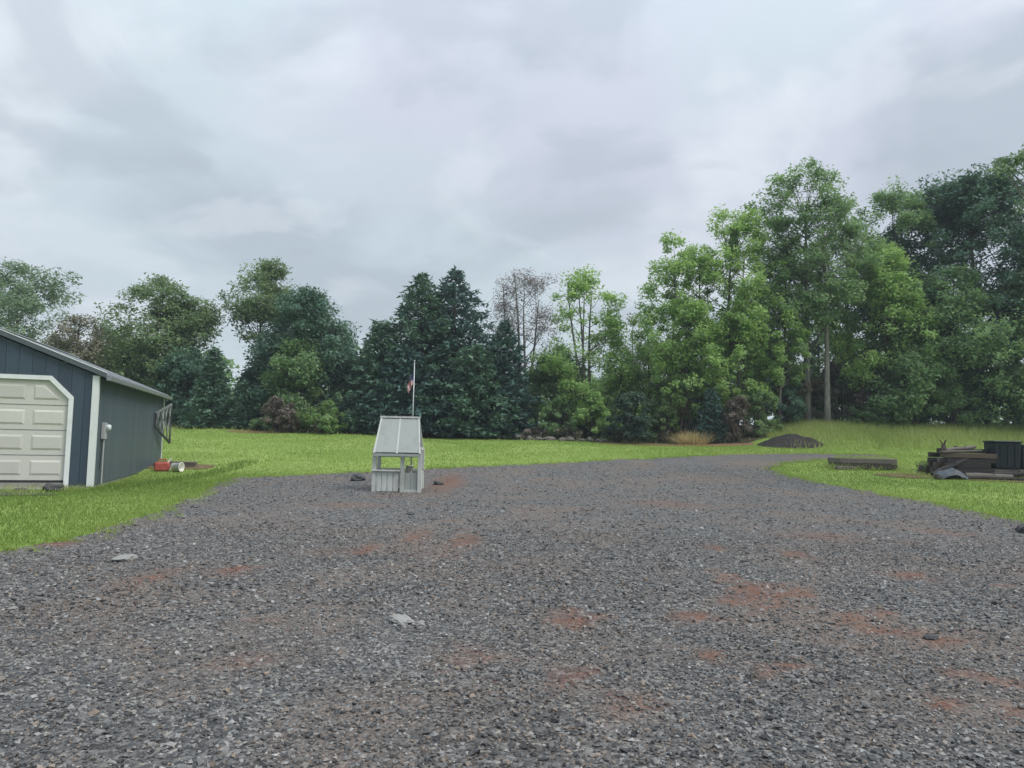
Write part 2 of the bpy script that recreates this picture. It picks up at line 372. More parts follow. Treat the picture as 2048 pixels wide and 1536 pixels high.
GR = [(-6.6, -8), (-6.2, 0), (-5.9, 5), (-5.89, 8.84), (-6.06, 9.84), (-6.15, 11.43), (-6.25, 13.21), (-6.86, 15.53), (-7.4, 18.09), (-8.3, 21.2), (-8.79, 23.6), (-8.6, 24.5),
      (-6.86, 24.7), (-4.53, 24.6), (-2.46, 26.2), (.55, 28.31), (3.64, 30.62), (7.23, 33.0), (11.0, 35.6), (14.2, 36.9), (18, 37.2), (18.3, 35.6), (13.9, 33.6),
      (11.2, 31.0), (9.95, 28.83), (9.76, 26.78), (10.13, 24.65), (10.76, 22.25), (10.99, 20.0), (10.94, 17.77), (10.5, 15.23), (11.5, 8), (12.5, 0), (13, -8)]
GRE = rough_edge(GR, .28, .11, 3)
gr = drape('gravel_yard', GRE, .22, .012, M['gravel'], True); tag(gr, 'grey crushed stone yard with red earth patches', 'gravel', kind='structure')
WF = [(-75, 48.5), (-40, 48), (-24, 47.5), (-19, 45.6), (-15, 43.9), (-9, 43.2), (-3.4, 42.4), (2.3, 43.2), (5.5, 42.3), (8, 41.9), (13, 41.2), (15.5, 44.6), (18.5, 44.6), (23, 45.2), (28, 46), (45, 46), (75, 46), (75, 75), (-75, 75)]
wf = drape('woodland_floor', rough_edge(WF, .8, .2, 5), .8, .03, M['floor']); tag(wf, 'dark leaf litter under the trees', 'forest floor', kind='structure')

def blob_poly(cx, cy, rx, ry, seed, n=26):
    r = random.Random(seed); return [(cx + rx * math.cos(t) * (1 + r.uniform(-.18, .18)), cy + ry * math.sin(t) * (1 + r.uniform(-.18, .18))) for t in [2 * math.pi * k / n for k in range(n)]]
for nm, pl, mt, lb in [('mulch_bed', blob_poly(8.9, 41.0, 4.4, .8, 1), 'mulch', 'tan mulch strip below the small dark conifers'),
                       ('mulch_bed', blob_poly(-14.6, 42.9, 1.7, .8, 2), 'mulch', 'tan mulch patch beside the russet bush'),
                       ('mulch_bed', blob_poly(-20.0, 45.9, 2.2, .6, 7), 'mulch', 'tan dry patch behind the garage'),
                       ('bare_earth', blob_poly(15.2, 27.2, 1.9, 1.0, 3), 'reddirt', 'bare brown earth beside the timber pile'),
                       ('bare_earth', blob_poly(-12.4, 27.9, 1.5, .9, 4), 'reddirt', 'bare brown earth at the rear corner of the garage'),
                       ('bare_earth', blob_poly(18.2, 26.3, 2.6, .6, 8), 'reddirt', 'worn brown strip in front of the timber pile'),
                       ('stony_strip', blob_poly(-13.0, 17.0, 2.6, .7, 6), 'gravel', 'scruffy stony strip below the garage door')]:
    tag(drape(nm, pl, .2, .02, M[mt], mt == 'gravel'), lb, 'ground', kind='structure')

# ------------------------------------------------------------------ loose stones (uncountable)
def stones(n, xr, yr, smin, smax, seed, name, label, keep=None):
    r = np.random.default_rng(seed)
    y = r.uniform(yr[0], yr[1], n); x = r.uniform(-1, 1, n) * (xr[0] * y + xr[1])
    k = inside(x, y, GRE) & (r.random(n) > .72 * dirtness(x, y)); x, y = x[k], y[k]; n = len(x)
    s = np.exp(r.normal(math.log(math.sqrt(smin * smax)), .38, n)); s = np.clip(s, smin * .7, smax * 1.6)
    B = np.array([(1, 0, 0), (0, 1, 0), (-1, 0, 0), (0, -1, 0), (0, 0, 1), (0, 0, -1)], float)
    V = np.repeat(B[None], n, 0) * r.uniform(.65, 1.25, (n, 6, 1)) + r.normal(0, .22, (n, 6, 3))
    q = r.normal(size=(n, 4)); q /= np.linalg.norm(q, axis=1, keepdims=True); a, b, c, d = q.T
    Rm = np.stack([1 - 2 * (c * c + d * d), 2 * (b * c - a * d), 2 * (b * d + a * c), 2 * (b * c + a * d), 1 - 2 * (b * b + d * d), 2 * (c * d - a * b), 2 * (b * d - a * c), 2 * (c * d + a * b), 1 - 2 * (b * b + c * c)], -1).reshape(n, 3, 3)
    V = np.einsum('nij,nkj->nki', Rm, V) * s[:, None, None] * .5; V[:, :, 2] *= .72
    V += np.stack([x, y, tz(x, y) + .012 + s * .12], -1)[:, None]
    Fb = np.array([(0, 1, 4), (1, 2, 4), (2, 3, 4), (3, 0, 4), (1, 0, 5), (2, 1, 5), (3, 2, 5), (0, 3, 5)])
    F = (np.arange(n)[:, None, None] * 6 + Fb[None]).reshape(-1, 3)
    mac = np.sin(x * .9 + 1.7 * np.sin(y * .6)) * np.sin(y * .8 + 1.3 * np.sin(x * .5 + 1)) + .6 * np.sin(x * 2.3 + y * 1.1) * np.sin(y * 1.9 - x * .8)
    trk = np.exp(-((x - 1.3 - .10 * y) / .35) ** 2) + np.exp(-((x + .35 - .10 * y) / .35) ** 2)
    sh = np.clip(r.beta(1.25, 3.1, n) + (r.random(n) < .09) * .5 + .07 * mac - .05 * trk, 0, 1); wm = np.clip((r.random(n) < .20 - .14 * mac) * r.random(n) + .9 * dirtness(x, y) * r.random(n), 0, 1)
    o = link(name, np_mesh(name, V.reshape(-1, 3), F, {'shade': np.repeat(sh, 6), 'warm': np.repeat(wm, 6)}), M['stone']); tag(o, label, 'gravel', kind='stuff'); return o
stones(50000, (.72, 1.0), (2.4, 6.2), .011, .032, 11, 'loose_gravel', 'coarse loose crushed stone covering the near yard')
stones(52000, (.72, 1.0), (6.2, 12.5), .016, .038, 12, 'loose_gravel', 'loose crushed stone covering the middle of the yard')
stones(26000, (.62, 1.0), (12.5, 30), .024, .050, 13, 'loose_gravel', 'loose crushed stone covering the far yard')

# ------------------------------------------------------------------ grass (uncountable)
def blades(name, x, y, h, wd, lean, seed, mat, label, cat='grass', zo=0.0):
    r = np.random.default_rng(seed); n = len(x); az = r.uniform(0, 2 * np.pi, n)
    h = h * r.uniform(.55, 1.35, n); wd = wd * r.uniform(.7, 1.3, n)
    base = np.stack([x, y, tz(x, y) + zo], -1); sd = np.stack([np.cos(az), np.sin(az), 0 * az], -1) * wd[:, None] / 2
    l = r.normal(0, lean, (n, 2)) * h[:, None]; tip = base + np.stack([l[:, 0], l[:, 1], h], -1)
    V = np.stack([base - sd, base + sd, tip], 1).reshape(-1, 3); F = np.arange(n * 3).reshape(-1, 3)
    tn = np.clip(.5 + .25 * np.sin(x * .8 + 1.3 * np.sin(y * .5)) + r.normal(0, .22, n), 0, 1)
    o = link(name, np_mesh(name, V, F, {'tint': np.repeat(tn, 3)}), mat); tag(o, label, cat, kind='stuff'); return o
def scatter(n, x0, x1, y0, y1, seed, avoid=True, margin=.06):
    r = np.random.default_rng(seed); x = r.uniform(x0, x1, n); y = r.uniform(y0, y1, n)
    if avoid:
        k = ~inside(x, y, GRE); x, y = x[k], y[k]
    return x, y
SHED_C = np.array((-10.71, 19.37)); SHED_A = math.atan2(.2915, .9566)
def off_shed(x, y):
    dx, dy = x - SHED_C[0], y - SHED_C[1]; lx = dx * math.cos(SHED_A) + dy * math.sin(SHED_A); ly = -dx * math.sin(SHED_A) + dy * math.cos(SHED_A)
    k = ~((lx < .05) & (lx > -6.8) & (ly > -.1) & (ly < 11.7)); return x[k], y[k]
x, y = off_shed(*scatter(120000, -15.5, -5.6, 7.5, 28, 21)); k = rng.random(len(x)) > ss(17, 28, y + 1.5 * np.sin(x * .9)); x, y = x[k], y[k]; blades('lawn_grass', x, y, .055, .012, .55, 31, LF['lawn'], 'mown grass between the gravel yard and the garage')
x, y = off_shed(*scatter(95000, -24, 10, 16, 43.5, 22)); k = rng.random(len(x)) < ss(16, 26, y + 1.5 * np.sin(x * .9)); x, y = x[k], y[k]; blades('lawn_grass', x, y, .055, .030, .5, 32, LF['grass'], 'mown grass of the back lawn')
x, y = scatter(70000, 9.6, 24, 13, 34, 23); k = rng.random(len(x)) > ss(24, 34, y + 1.5 * np.sin(x * .9)); x, y = x[k], y[k]; blades('lawn_grass', x, y, .06, .016, .55, 33, LF['lawn'], 'mown grass around the timber pile')
x, y = scatter(52000, 9, 32, 25, 40.5, 24); k = rng.random(len(x)) < ss(24, 33, y + 1.5 * np.sin(x * .9)); x, y = x[k], y[k]; blades('lawn_grass', x, y, .07, .030, .5, 34, LF['grass'], 'longer grass behind the timber pile')
x, y = scatter(26000, 14.5, 36, 38.5, 46.5, 25); k = rng.random(len(x)) < ss(38.5, 43, y) * .8 + .1
blades('tall_grass', x[k], y[k], .38, .045, .35, 35, LF['tall'], 'tall seeding grass on the bank below the big trees')
x, y = scatter(3500, -25, 14, 41.5, 48, 26); k = (y > 43.2) | (rng.random(len(x)) < .15)
blades('tall_grass', x[k], y[k], .22, .05, .5, 36, LF['tall'], 'rough grass along the foot of the trees')
# ragged tufts where the lawn creeps into the gravel
r = np.random.default_rng(41); ed = np.array(GRE); ed = ed[(ed[:, 1] > 7) & (ed[:, 1] < 37.5)]; i = r.integers(0, len(ed), 1300)
tx = ed[i, 0] + r.normal(0, .2, 1300); ty = ed[i, 1] + r.normal(0, .22, 1300); k2 = r.integers(6, 18, 1300)
x = np.repeat(tx, k2) + r.normal(0, .05, k2.sum()); y = np.repeat(ty, k2) + r.normal(0, .05, k2.sum())
blades('edge_grass', x, y, .085, .014, .7, 37, LF['grass'], 'ragged grass tufts along the gravel edge')
x, y = scatter(1500, -15.5, -10.4, 16.6, 19.3, 27); x, y = off_shed(x, y); blades('weeds', x, y, .13, .022, .7, 38, LF['tall'], 'weeds at the foot of the garage front')
x, y = scatter(1300, -10.7, -9.9, 19, 30, 28); blades('weeds', x, y, .15, .02, .6, 39, LF['lawn'], 'unmown weeds along the garage side wall')
x, y = scatter(1200, 12.3, 15.6, 29.0, 30.4, 29); blades('weeds', x, y, .25, .025, .6, 40, LF['tall'], 'weeds around the low timber bed')
x, y = scatter(1500, 14.5, 21, 26.3, 27.6, 30); blades('weeds', x, y, .16, .022, .6, 42, LF['tall'], 'weeds around the foot of the timber pile')

# ------------------------------------------------------------------ garage
SH = empty('garage', (SHED_C[0], SHED_C[1], 0), SHED_A)
tag(SH, 'slate blue metal-roofed garage with white trim and panelled door', 'garage')
GW, GL, EH, PT = 6.6, 11.4, 2.95, .40
def top(x): return EH + PT * min(-x, GW + x) - .06
DR, DL, DT, CH = -.64, -5.96, 2.74, .46          # door opening and its chamfered corners
MB().box((-GW + .03, .03, -.25), (-.03, GL - .03, .16)).build('foundation', M['concrete'], SH)
b = MB(); b.prism([(-GW + .02, .1), (DL, .1), (DL, DT), (DR, DT), (DR, .1), (-.02, .1), (-.02, EH - .05), (-GW / 2, EH + PT * GW / 2 - .08), (-GW + .02, EH - .05)], .08, 'y', .012)
b.build('front_wall', M['siding'], SH)
b = MB(); b.box((-.09, .1, .1), (-.012, GL - .02, EH - .02)); b.build('side_wall', M['siding'], SH)
b = MB(); b.box((-GW + .012, .1, .1), (-GW + .09, GL - .02, EH - .02)); b.build('side_wall', M['siding'], SH)
b = MB(); b.prism([(-GW + .02, .1), (-.02, .1), (-.02, EH - .05), (-GW / 2, EH + PT * GW / 2 - .08), (-GW + .02, EH - .05)], .08, 'y', GL - .09); b.build('rear_wall', M['siding'], SH)
n = 22; wb = GW / n
for i in range(n):
    x0 = -GW + i * wb; x1 = x0 + wb - .007
    if x1 < DL or x0 > DR: zb = .10
    else: zb = DT
    if x0 < DR < x1:
        MB().prism([(x0, DT), (DR, DT), (DR, top(DR)), (x0, top(x0))], .018, 'y', -.006).build('siding_board', M['siding'], SH); x0 = DR
    if x0 < DL < x1:
        MB().prism([(DL, DT), (x1, DT), (x1, top(x1)), (DL, top(DL))], .018, 'y', -.006).build('siding_board', M['siding'], SH); x1 = DL
    if x1 - x0 < .02: continue
    if x0 > DR or x1 < DL or x0 == DR or x1 == DL: zb = .10
    if x0 < -GW / 2 < x1: poly = [(x0, zb), (x1, zb), (x1, top(x1)), (-GW / 2, top(-GW / 2)), (x0, top(x0))]
    else: poly = [(x0, zb), (x1, zb), (x1, top(x1)), (x0, top(x0))]
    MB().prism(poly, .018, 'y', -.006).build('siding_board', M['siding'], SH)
for sx_ in (0, 1):
    xs = [(DR, DT), (DR, DT - CH), (DR - CH, DT)] if sx_ else [(DL, DT), (DL, DT - CH), (DL + CH, DT)]
    MB().prism(xs, .05, 'y', -.004).build('corner_infill', M['siding'], SH)
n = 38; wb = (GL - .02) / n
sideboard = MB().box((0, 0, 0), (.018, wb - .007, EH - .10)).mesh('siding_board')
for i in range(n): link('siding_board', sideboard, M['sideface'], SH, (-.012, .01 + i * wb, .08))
# door: sections with raised panels
DO = MB().prism([(DL, .2), (DR, .2), (DR, DT - CH), (DR - CH, DT), (DL + CH, DT), (DL, DT - CH)], .05, 'y', .045).build('garage_door', M['door'], SH); DO['label'] = 'cream sectional door with chamfered top corners'
sec = (DT - .2) / 4; npn = 6; pw = (DR - DL) / npn
for rr in range(4):
    zb = .2 + rr * sec
    if rr: MB().box((DL, .038, zb - .006), (DR, .0445, zb + .006)).build('section_joint', M['fascia'], DO)
    for cc in range(npn):
        xa = DL + cc * pw + .085; xb = DL + (cc + 1) * pw - .085; za, zb2 = zb + .13, zb + sec - .13
        if rr == 3 and cc in (0, npn - 1):
            if cc: poly = [(xa, za), (xb - .12, za), (xb - .12 - (zb2 - za), zb2), (xa, zb2)]
            else: poly = [(xa + .12, za), (xb, za), (xb, zb2), (xa + .12 + (zb2 - za), zb2)]
        else: poly = [(xa, za), (xb, za), (xb, zb2), (xa, zb2)]
        cxp = sum(p[0] for p in poly) / 4; czp = sum(p[1] for p in poly) / 4
        inn = [(cxp + (p[0] - cxp) * .84, czp + (p[1] - czp) * .74) for p in poly]
        v = [(p[0], .0448, p[1]) for p in poly] + [(p[0], .022, p[1]) for p in inn]
        MB().add(v, [(4, 5, 6, 7)] + [(i, (i + 1) % 4, (i + 1) % 4 + 4, i + 4) for i in range(4)]).build('raised_panel', M['door'], DO)
MB().box((DL, .03, .14), (DR, .08, .205)).build('bottom_seal', M['rubber'], DO)
# trim
def stripy(p, q, wd, name='door_trim', y0=-.028, dep=.03):
    p = Vector((p[0], 0, p[1])); q = Vector((q[0], 0, q[1])); d = (q - p).normalized(); p = p - d * .045; q = q + d * .045; nn = Vector((-d.z, 0, d.x)) * wd
    MB().prism([(p.x, p.z), (q.x, q.z), (q.x + nn.x, q.z + nn.z), (p.x + nn.x, p.z + nn.z)], dep, 'y', y0).build(name, M['trim'], SH)
tw = .11
stripy((DR, DT - CH), (DR, .06), tw, y0=-.030); stripy((DR - CH, DT), (DR, DT - CH), tw, y0=-.033); stripy((DL + CH, DT), (DR - CH, DT), tw, y0=-.030)
stripy((DL, .06), (DL, DT - CH), tw, y0=-.030); stripy((DL, DT - CH), (DL + CH, DT), tw, y0=-.033)
for cx_, cy_ in ((0, 0), (0, 1), (-1, 0), (-1, 1)):
    yy = -.026 if cy_ == 0 else GL - .11; xx = -.10 if cx_ == 0 else -GW - .028
    bb = MB()
    if cx_ == 0: bb.prism([(.030, yy), (.030, yy + .136), (.007, yy + .136), (.007, yy + (.019 if cy_ == 0 else .136)), (-.12, yy + (.019 if cy_ == 0 else .136)), (-.12, yy)] if cy_ == 0 else [(.030, yy), (.030, yy + .136), (.007, yy + .136), (.007, yy)], EH - .10, 'z', .05)
    else: bb.box((-GW - .02, yy, .05), (-GW + .10, yy + (.019 if cy_ == 0 else .136), EH - .05))
    bb.build('corner_trim', M['trim'], SH)
# roof
OV, RK = .20, .09
def roofz(x): return EH + PT * (x if x < 0 else 0) * 0
for side in (1, -1):
    xe = OV if side == 1 else -GW - OV; xr = -GW / 2; ze = EH - PT * OV; zr = EH + PT * GW / 2
    ns = 13; sw = (GL + 2 * RK) / ns
    for i in range(ns):
        y0 = -RK + i * sw; bb = MB(); y1 = y0 + sw - .004
        bb.prism([(xe, ze + .03), (xr, zr + .03), (xr, zr + .055), (xe, ze + .055)], y1 - y0, 'y', y0)
        for f in (.04, .5):
            yr = y0 + sw * f
            bb.prism([(xe, ze + .056), (xr, zr + .056), (xr, zr + .085), (xe, ze + .085)], .045, 'y', yr)
        bb.build('roof_sheet', M['metalroof'], SH)
    MB().prism([(xe, ze - .03), (xr, zr - .03), (xr, zr + .026), (xe, ze + .026)], GL + 2 * RK - .06, 'y', -RK + .03).build('roof_deck', M['fascia'], SH)
    MB().prism([(xe + .01 * side, ze - .02), (xr, zr - .02), (xr, zr + .10), (xe + .01 * side, ze + .10)], .03, 'y', -RK - .031).build('rake_trim', M['fascia'], SH)
    MB().prism([(xe + .012 * side, ze + .102), (xr, zr + .102), (xr, zr + .125), (xe + .012 * side, ze + .125)], .10, 'y', -RK - .04).build('rake_flashing', M['trim'], SH)
    xg = xe + (.002 if side == 1 else -.105)
    MB().prism([(xg, ze - .08), (xg + .10, ze - .08), (xg + .115, ze + .025), (xg + .10, ze + .025), (xg + .09, ze - .06), (xg + .01, ze - .06), (xg + .008, ze + .025), (xg, ze + .025)], GL + 2 * RK - .1, 'y', -RK + .05).build('gutter', M['metalroof'], SH)
MB().prism([(-GW / 2 - .2, EH + PT * GW / 2 + .03), (-GW / 2, EH + PT * GW / 2 + .11), (-GW / 2 + .2, EH + PT * GW / 2 + .03), (-GW / 2 + .2, EH + PT * GW / 2 + .05), (-GW / 2, EH + PT * GW / 2 + .13), (-GW / 2 - .2, EH + PT * GW / 2 + .05)], GL + 2 * RK, 'y', -RK).build('ridge_cap', M['metalroof'], SH)
MB().box((DL - .1, -.9, -.2), (DR + .15, -.04, .05)).build('apron', M['concrete'], SH, bevel=.01)
def on_shed(lx, ly, z): return (SHED_C[0] + lx * math.cos(SHED_A) - ly * math.sin(SHED_A), SHED_C[1] + lx * math.sin(SHED_A) + ly * math.cos(SHED_A), z)
# electric meter on the side wall
em = empty('electric_meter', on_shed(.012, .75, 1.28), SHED_A); tag(em, 'small electric meter box on the garage side wall', 'meter')
MB().box((0, -.14, -.02), (.10, .14, .42)).build('box', M['meter'], em, .01)
MB()._lathe([(.085, 0), (.085, .06), (.07, .10), (.02, .115)], 18, (0, 0, 0)).build('dial', M['glass'], em, smooth=True, loc=(.10, .02, .29), rot=(0, math.pi / 2, 0))
MB().tube([(.05, 0, -.03), (.05, 0, -1.2)], [.022, .022], 8).build('conduit', M['meter'], em)
MB().tube([(.05, -.11, -.02), (.05, -.2, -.35), (.03, -.24, -.8)], [.012, .012, .012], 6).build('cable', M['rubber'], em)
# rack of crossed bars near the rear corner
rk = empty('wall_rack', on_shed(.06, 9.1, 1.05), SHED_A); tag(rk, 'grey tapered lattice rack fixed near the rear of the garage side', 'rack')
ry0, ry1 = 0, 2.15
def rz_(t, hi): return (1.12 + .42 * t) if hi else (.62 - .62 * t)
fr = [('rail', (0, ry0, rz_(0, 1)), (0.25, ry1, rz_(1, 1))), ('rail', (0, ry0, rz_(0, 0)), (.25, ry1, rz_(1, 0))), ('stile', (0, ry0, rz_(0, 0)), (0, ry0, rz_(0, 1))), ('stile', (.25, ry1, rz_(1, 0)), (.25, ry1, rz_(1, 1)))]
for nm, p, q in fr: MB().bar(p, q, .06, .07).build(nm, M['darksteel'] if p[2] < 1 else M['steel'], rk)
for k in range(4):
    a, b_ = k / 4, (k + 1) / 4
    MB().bar((.25 * a, ry1 * a, rz_(a, 0)), (.25 * b_, ry1 * b_, rz_(b_, 1)), .035, .035).build('bar', M['steel'], rk)
    MB().bar((.25 * a + .04, ry1 * a, rz_(a, 1)), (.25 * b_ + .04, ry1 * b_, rz_(b_, 0)), .035, .035).build('bar', M['steel'], rk)
for t in (.3, .65): MB().bar((-.05, ry1 * t, .9), (.25 * t, ry1 * t, .9), .05, .05).build('bracket', M['darksteel'], rk)
# red can and white bucket by the rear corner
cx0, cy0 = -12.15, 26.35
cn = empty('fuel_can', (cx0, cy0, gz(cx0, cy0) + .012), .3); tag(cn, 'faded red fuel can by the rear of the garage', 'can')
MB().box((-.24, -.14, 0), (.24, .14, .30)).build('body', M['red'], cn, .04)
MB().tube([(-.12, 0, .29), (-.12, 0, .40), (.1, 0, .40), (.1, 0, .29)], [.022] * 4, 8).build('handle', M['red'], cn)
MB().tube([(.18, 0, .29), (.22, 0, .36), (.30, 0, .43)], [.035, .03, .022], 8).build('spout', M['whiteplastic'], cn)
bk = empty('bucket', (-11.62, 26.3, gz(-11.62, 26.3) + .165), .2); tag(bk, 'white plastic bucket lying beside the red can', 'bucket')
MB()._lathe([(.12, 0), (.14, .02), (.165, .34), (.175, .34), (.175, .36), (.15, .36), (.13, .05), (.02, .04)], 18, (0, 0, -.17)).build('body', M['whiteplastic'], bk, smooth=True, rot=(R_(90), 0, R_(70)))
MB().tube([(math.cos(t) * .17 * .9 - .05, .06 + .12 * math.sin(t) - .25, -.10 + .1 * math.sin(t)) for t in np.linspace(0, math.pi, 9)], [.006] * 9, 6).build('handle', M['steel'], bk)
pb = empty('plank_stack', (-12.45, 28.1, gz(-12.45, 28.1) + .02), .15); tag(pb, 'short stack of pale brown boards behind the red can', 'boards')
for k in range(3):
    for j in range(3): MB().box((-.75 + .05 * k, -.3 + j * .21, .05 * k * 1.0), (.75 - .04 * j, -.11 + j * .21, .05 * k + .045)).build('board', M['brownwood'] if (k + j) % 2 else M['greywood'], pb)

# ------------------------------------------------------------------ wishing well
WX, WY = -2.98, 20.2
WW = empty('wishing_well', (WX, WY, gz(WX, WY) - .01), R_(3)); tag(WW, 'weathered white wooden wishing well with steep grey roof', 'wishing well')
hw, hd, bh = .59, .50, .54
for sx_, sy_ in ((-1, -1), (1, -1), (1, 1), (-1, 1)):
    MB().box((sx_ * hw - .05, sy_ * hd - .05, 0), (sx_ * hw + .05, sy_ * hd + .05, 1.16)).build('post', M['wellpaint'], WW, .006)
MB().box((.09, -hd - .055, 0), (.19, -hd + .045, 1.10)).build('post', M['wellpaint'], WW, .006)
for i in range(4):
    x0 = -hw + .055 + i * .148
    MB().box((x0, -hd - .02, .02), (x0 + .136, -hd + .01, bh)).build('wall_board', M['wellpaint'], WW, .003)
for i in range(2):
    x0 = .195 + i * .17
    MB().box((x0, -hd + .02, .02), (x0 + .16, -hd + .045, bh - .04)).build('wall_board', M['wellroof'], WW, .003)
for sy_ in (1,):
    for i in range(7):
        x0 = -hw + .055 + i * .153
        MB().box((x0, hd - .012, .02), (x0 + .145, hd + .012, bh - .02)).build('wall_board', M['wellpaint'], WW, .003)
for sx_ in (-1, 1):
    for i in range(6):
        y0 = -hd + .055 + i * .15
        MB().box((sx_ * hw - .012, y0, .02), (sx_ * hw + .012, y0 + .14, bh - .01)).build('wall_board', M['wellpaint'], WW, .003)
MB().box((-hw - .07, -hd - .10, bh + .002), (.08, -hd + .03, bh + .04)).build('coping', M['wellpaint'], WW, .004)
MB().box((-hw - .07, hd - .05, bh + .002), (hw + .07, hd + .08, bh + .04)).build('coping', M['wellpaint'], WW, .004)
MB().box((.195, -hd - .035, .0), (hw - .055, -hd + .015, .07)).build('kick_rail', M['wellpaint'], WW, .004)
# roof: ridge 1.02 m, eaves 1.22 m long
zr, ze = 1.95, 1.0; rx, ex, ey = .515, .615, .66
def rp(u, v, s): # u -1..1 along, v 0 ridge..1 eave, s front -1/back 1
    return Vector((u * (rx + (ex - rx) * v), s * ey * v, zr + (ze - zr) * v))
for s in (-1, 1):
    nrm = Vector((0, s * (zr - ze), ey)).normalized()
    for (ua, ub) in ((-.93, -.03), (.03, .93)):
        a = [rp(ua, .04, s), rp(ub, .04, s), rp(ub, .97, s), rp(ua, .97, s)]
        MB().add([p for p in a] + [p + nrm * .02 for p in a], [(0, 1, 2, 3), (4, 7, 6, 5), (0, 4, 5, 1), (1, 5, 6, 2), (2, 6, 7, 3), (3, 7, 4, 0)]).build('roof_panel', M['wellroof'], WW)
    for ua, ub, lift in ((-1.0, -.92, .035), (.92, 1.0, .035), (-.04, .04, .032)):
        a = [rp(ua, 0.005, s), rp(ub, 0.005, s), rp(ub, 1, s), rp(ua, 1, s)]
        MB().add([p - nrm * .012 for p in a] + [p + nrm * lift for p in a], [(0, 1, 2, 3), (4, 7, 6, 5), (0, 4, 5, 1), (1, 5, 6, 2), (2, 6, 7, 3), (3, 7, 4, 0)]).build('batten', M['wellpaint'], WW)
    MB().bar(rp(-1.0, 1.0, s) + Vector((0, 0, -.03)), rp(1.0, 1.0, s) + Vector((0, 0, -.03)), .03, .07).build('eave_board', M['wellroof'], WW)
MB().bar((-rx - .02, 0, zr + .02), (rx + .02, 0, zr + .02), .11, .05).build('ridge_board', M['wellpaint'], WW)
for sx_ in (-1, 1): MB().prism([(-ey + .06, ze + .07), (ey - .06, ze + .07), (0, zr - .06)], .02, 'x', sx_ * .48 - .01).build('gable_board', M['wellpaint'], WW)
for sx_ in (-1, 1): MB().bar((sx_ * hw, -hd, 1.13), (sx_ * hw, hd, 1.13), .08, .07).build('tie_beam', M['wellpaint'], WW)
MB().tube([(-hw + .05, 0, .93), (hw - .05, 0, .93)], [.03, .03], 10).build('winch_bar', M['greywood'], WW)
bk = empty('bucket', tuple(Vector((WX, WY, gz(WX, WY))) + Vector((.30, -.12, .46)))); tag(bk, 'small pale bucket hanging inside the wishing well', 'bucket')
MB()._lathe([(.07, 0), (.075, .01), (.10, .20), (.106, .20), (.106, .215), (.09, .215), (.07, .02), (.01, .02)], 14, (0, 0, 0)).build('body', M['whiteplastic'], bk, smooth=True)
MB().tube([(.1 * math.cos(t), 0, .21 + .13 * math.sin(t)) for t in np.linspace(0, math.pi, 9)], [.005] * 9, 5).build('handle', M['steel'], bk)
MB().tube([(0, 0, .34), (0, .1, .47)], [.006, .006], 5).build('rope', M['greywood'], bk)
# flag on its thin pole
fz = gz(-2.80, 21.35)
fp = empty('flag_pole', (-2.80, 21.35, fz)); tag(fp, 'thin pale pole standing behind the wishing well', 'pole')
MB().tube([(0, 0, -.05), (0, 0, 2.0), (0, 0, 3.52)], [.020, .018, .014], 10).build('shaft', M['steel'], fp, smooth=True)
MB()._lathe([(.004, 0), (.022, .012), (.026, .03), (.018, .05), (.003, .058)], 10, (0, 0, 3.515)).build('finial', M['steel'], fp, smooth=True)
m, t, p, o = base_mat('striped_flag_cloth')
u_ = t.new('ShaderNodeAttribute', attribute_name='cu').outputs['Fac']; v_ = t.new('ShaderNodeAttribute', attribute_name='cv').outputs['Fac']
stripe = t.math('GREATER_THAN', t.math('FRACT', t.math('MULTIPLY', v_, 6.5)), .5)
c = t.mix(stripe, (.42, .05, .06, 1), (.62, .60, .58, 1))
cant = t.math('MULTIPLY', t.math('LESS_THAN', u_, .4), t.math('LESS_THAN', v_, .54)); c = t.mix(cant, c, (.03, .04, .10, 1))
setc(t, p, 'Base Color', c); setc(t, p, 'Roughness', .85)
nu, nv = 28, 18; V = []; cu = []; cvv = []
for j in range(nv + 1):
    for i in range(nu + 1):
        u = i / nu; v = j / nv
        # hoist runs down the pole, the fly hangs in folds beside it
        s = u * .62; fold = math.sin(u * 13 + v * 1.5) * .045 * min(1, u * 3)
        V.append((-.02 - .20 * u * (1 - .25 * u) * (1 + .15 * math.sin(v * 5)), fold - .03 * u, 3.22 - .34 * v - .42 * u ** 1.15 * (1 - .25 * v) + .01 * math.sin(v * 9 + u * 4))); cu.append(u); cvv.append(v)
fl = link('flag', np_mesh('flag', np.array(V), quads(nu + 1, nv + 1), {'cu': np.array(cu), 'cv': np.array(cvv)}, True), m, None, (-2.80, 21.35, fz)); tag(fl, 'limp red and white striped flag on the thin pole', 'flag')
sm = fl.modifiers.new('cloth', 'SOLIDIFY'); sm.thickness = .004

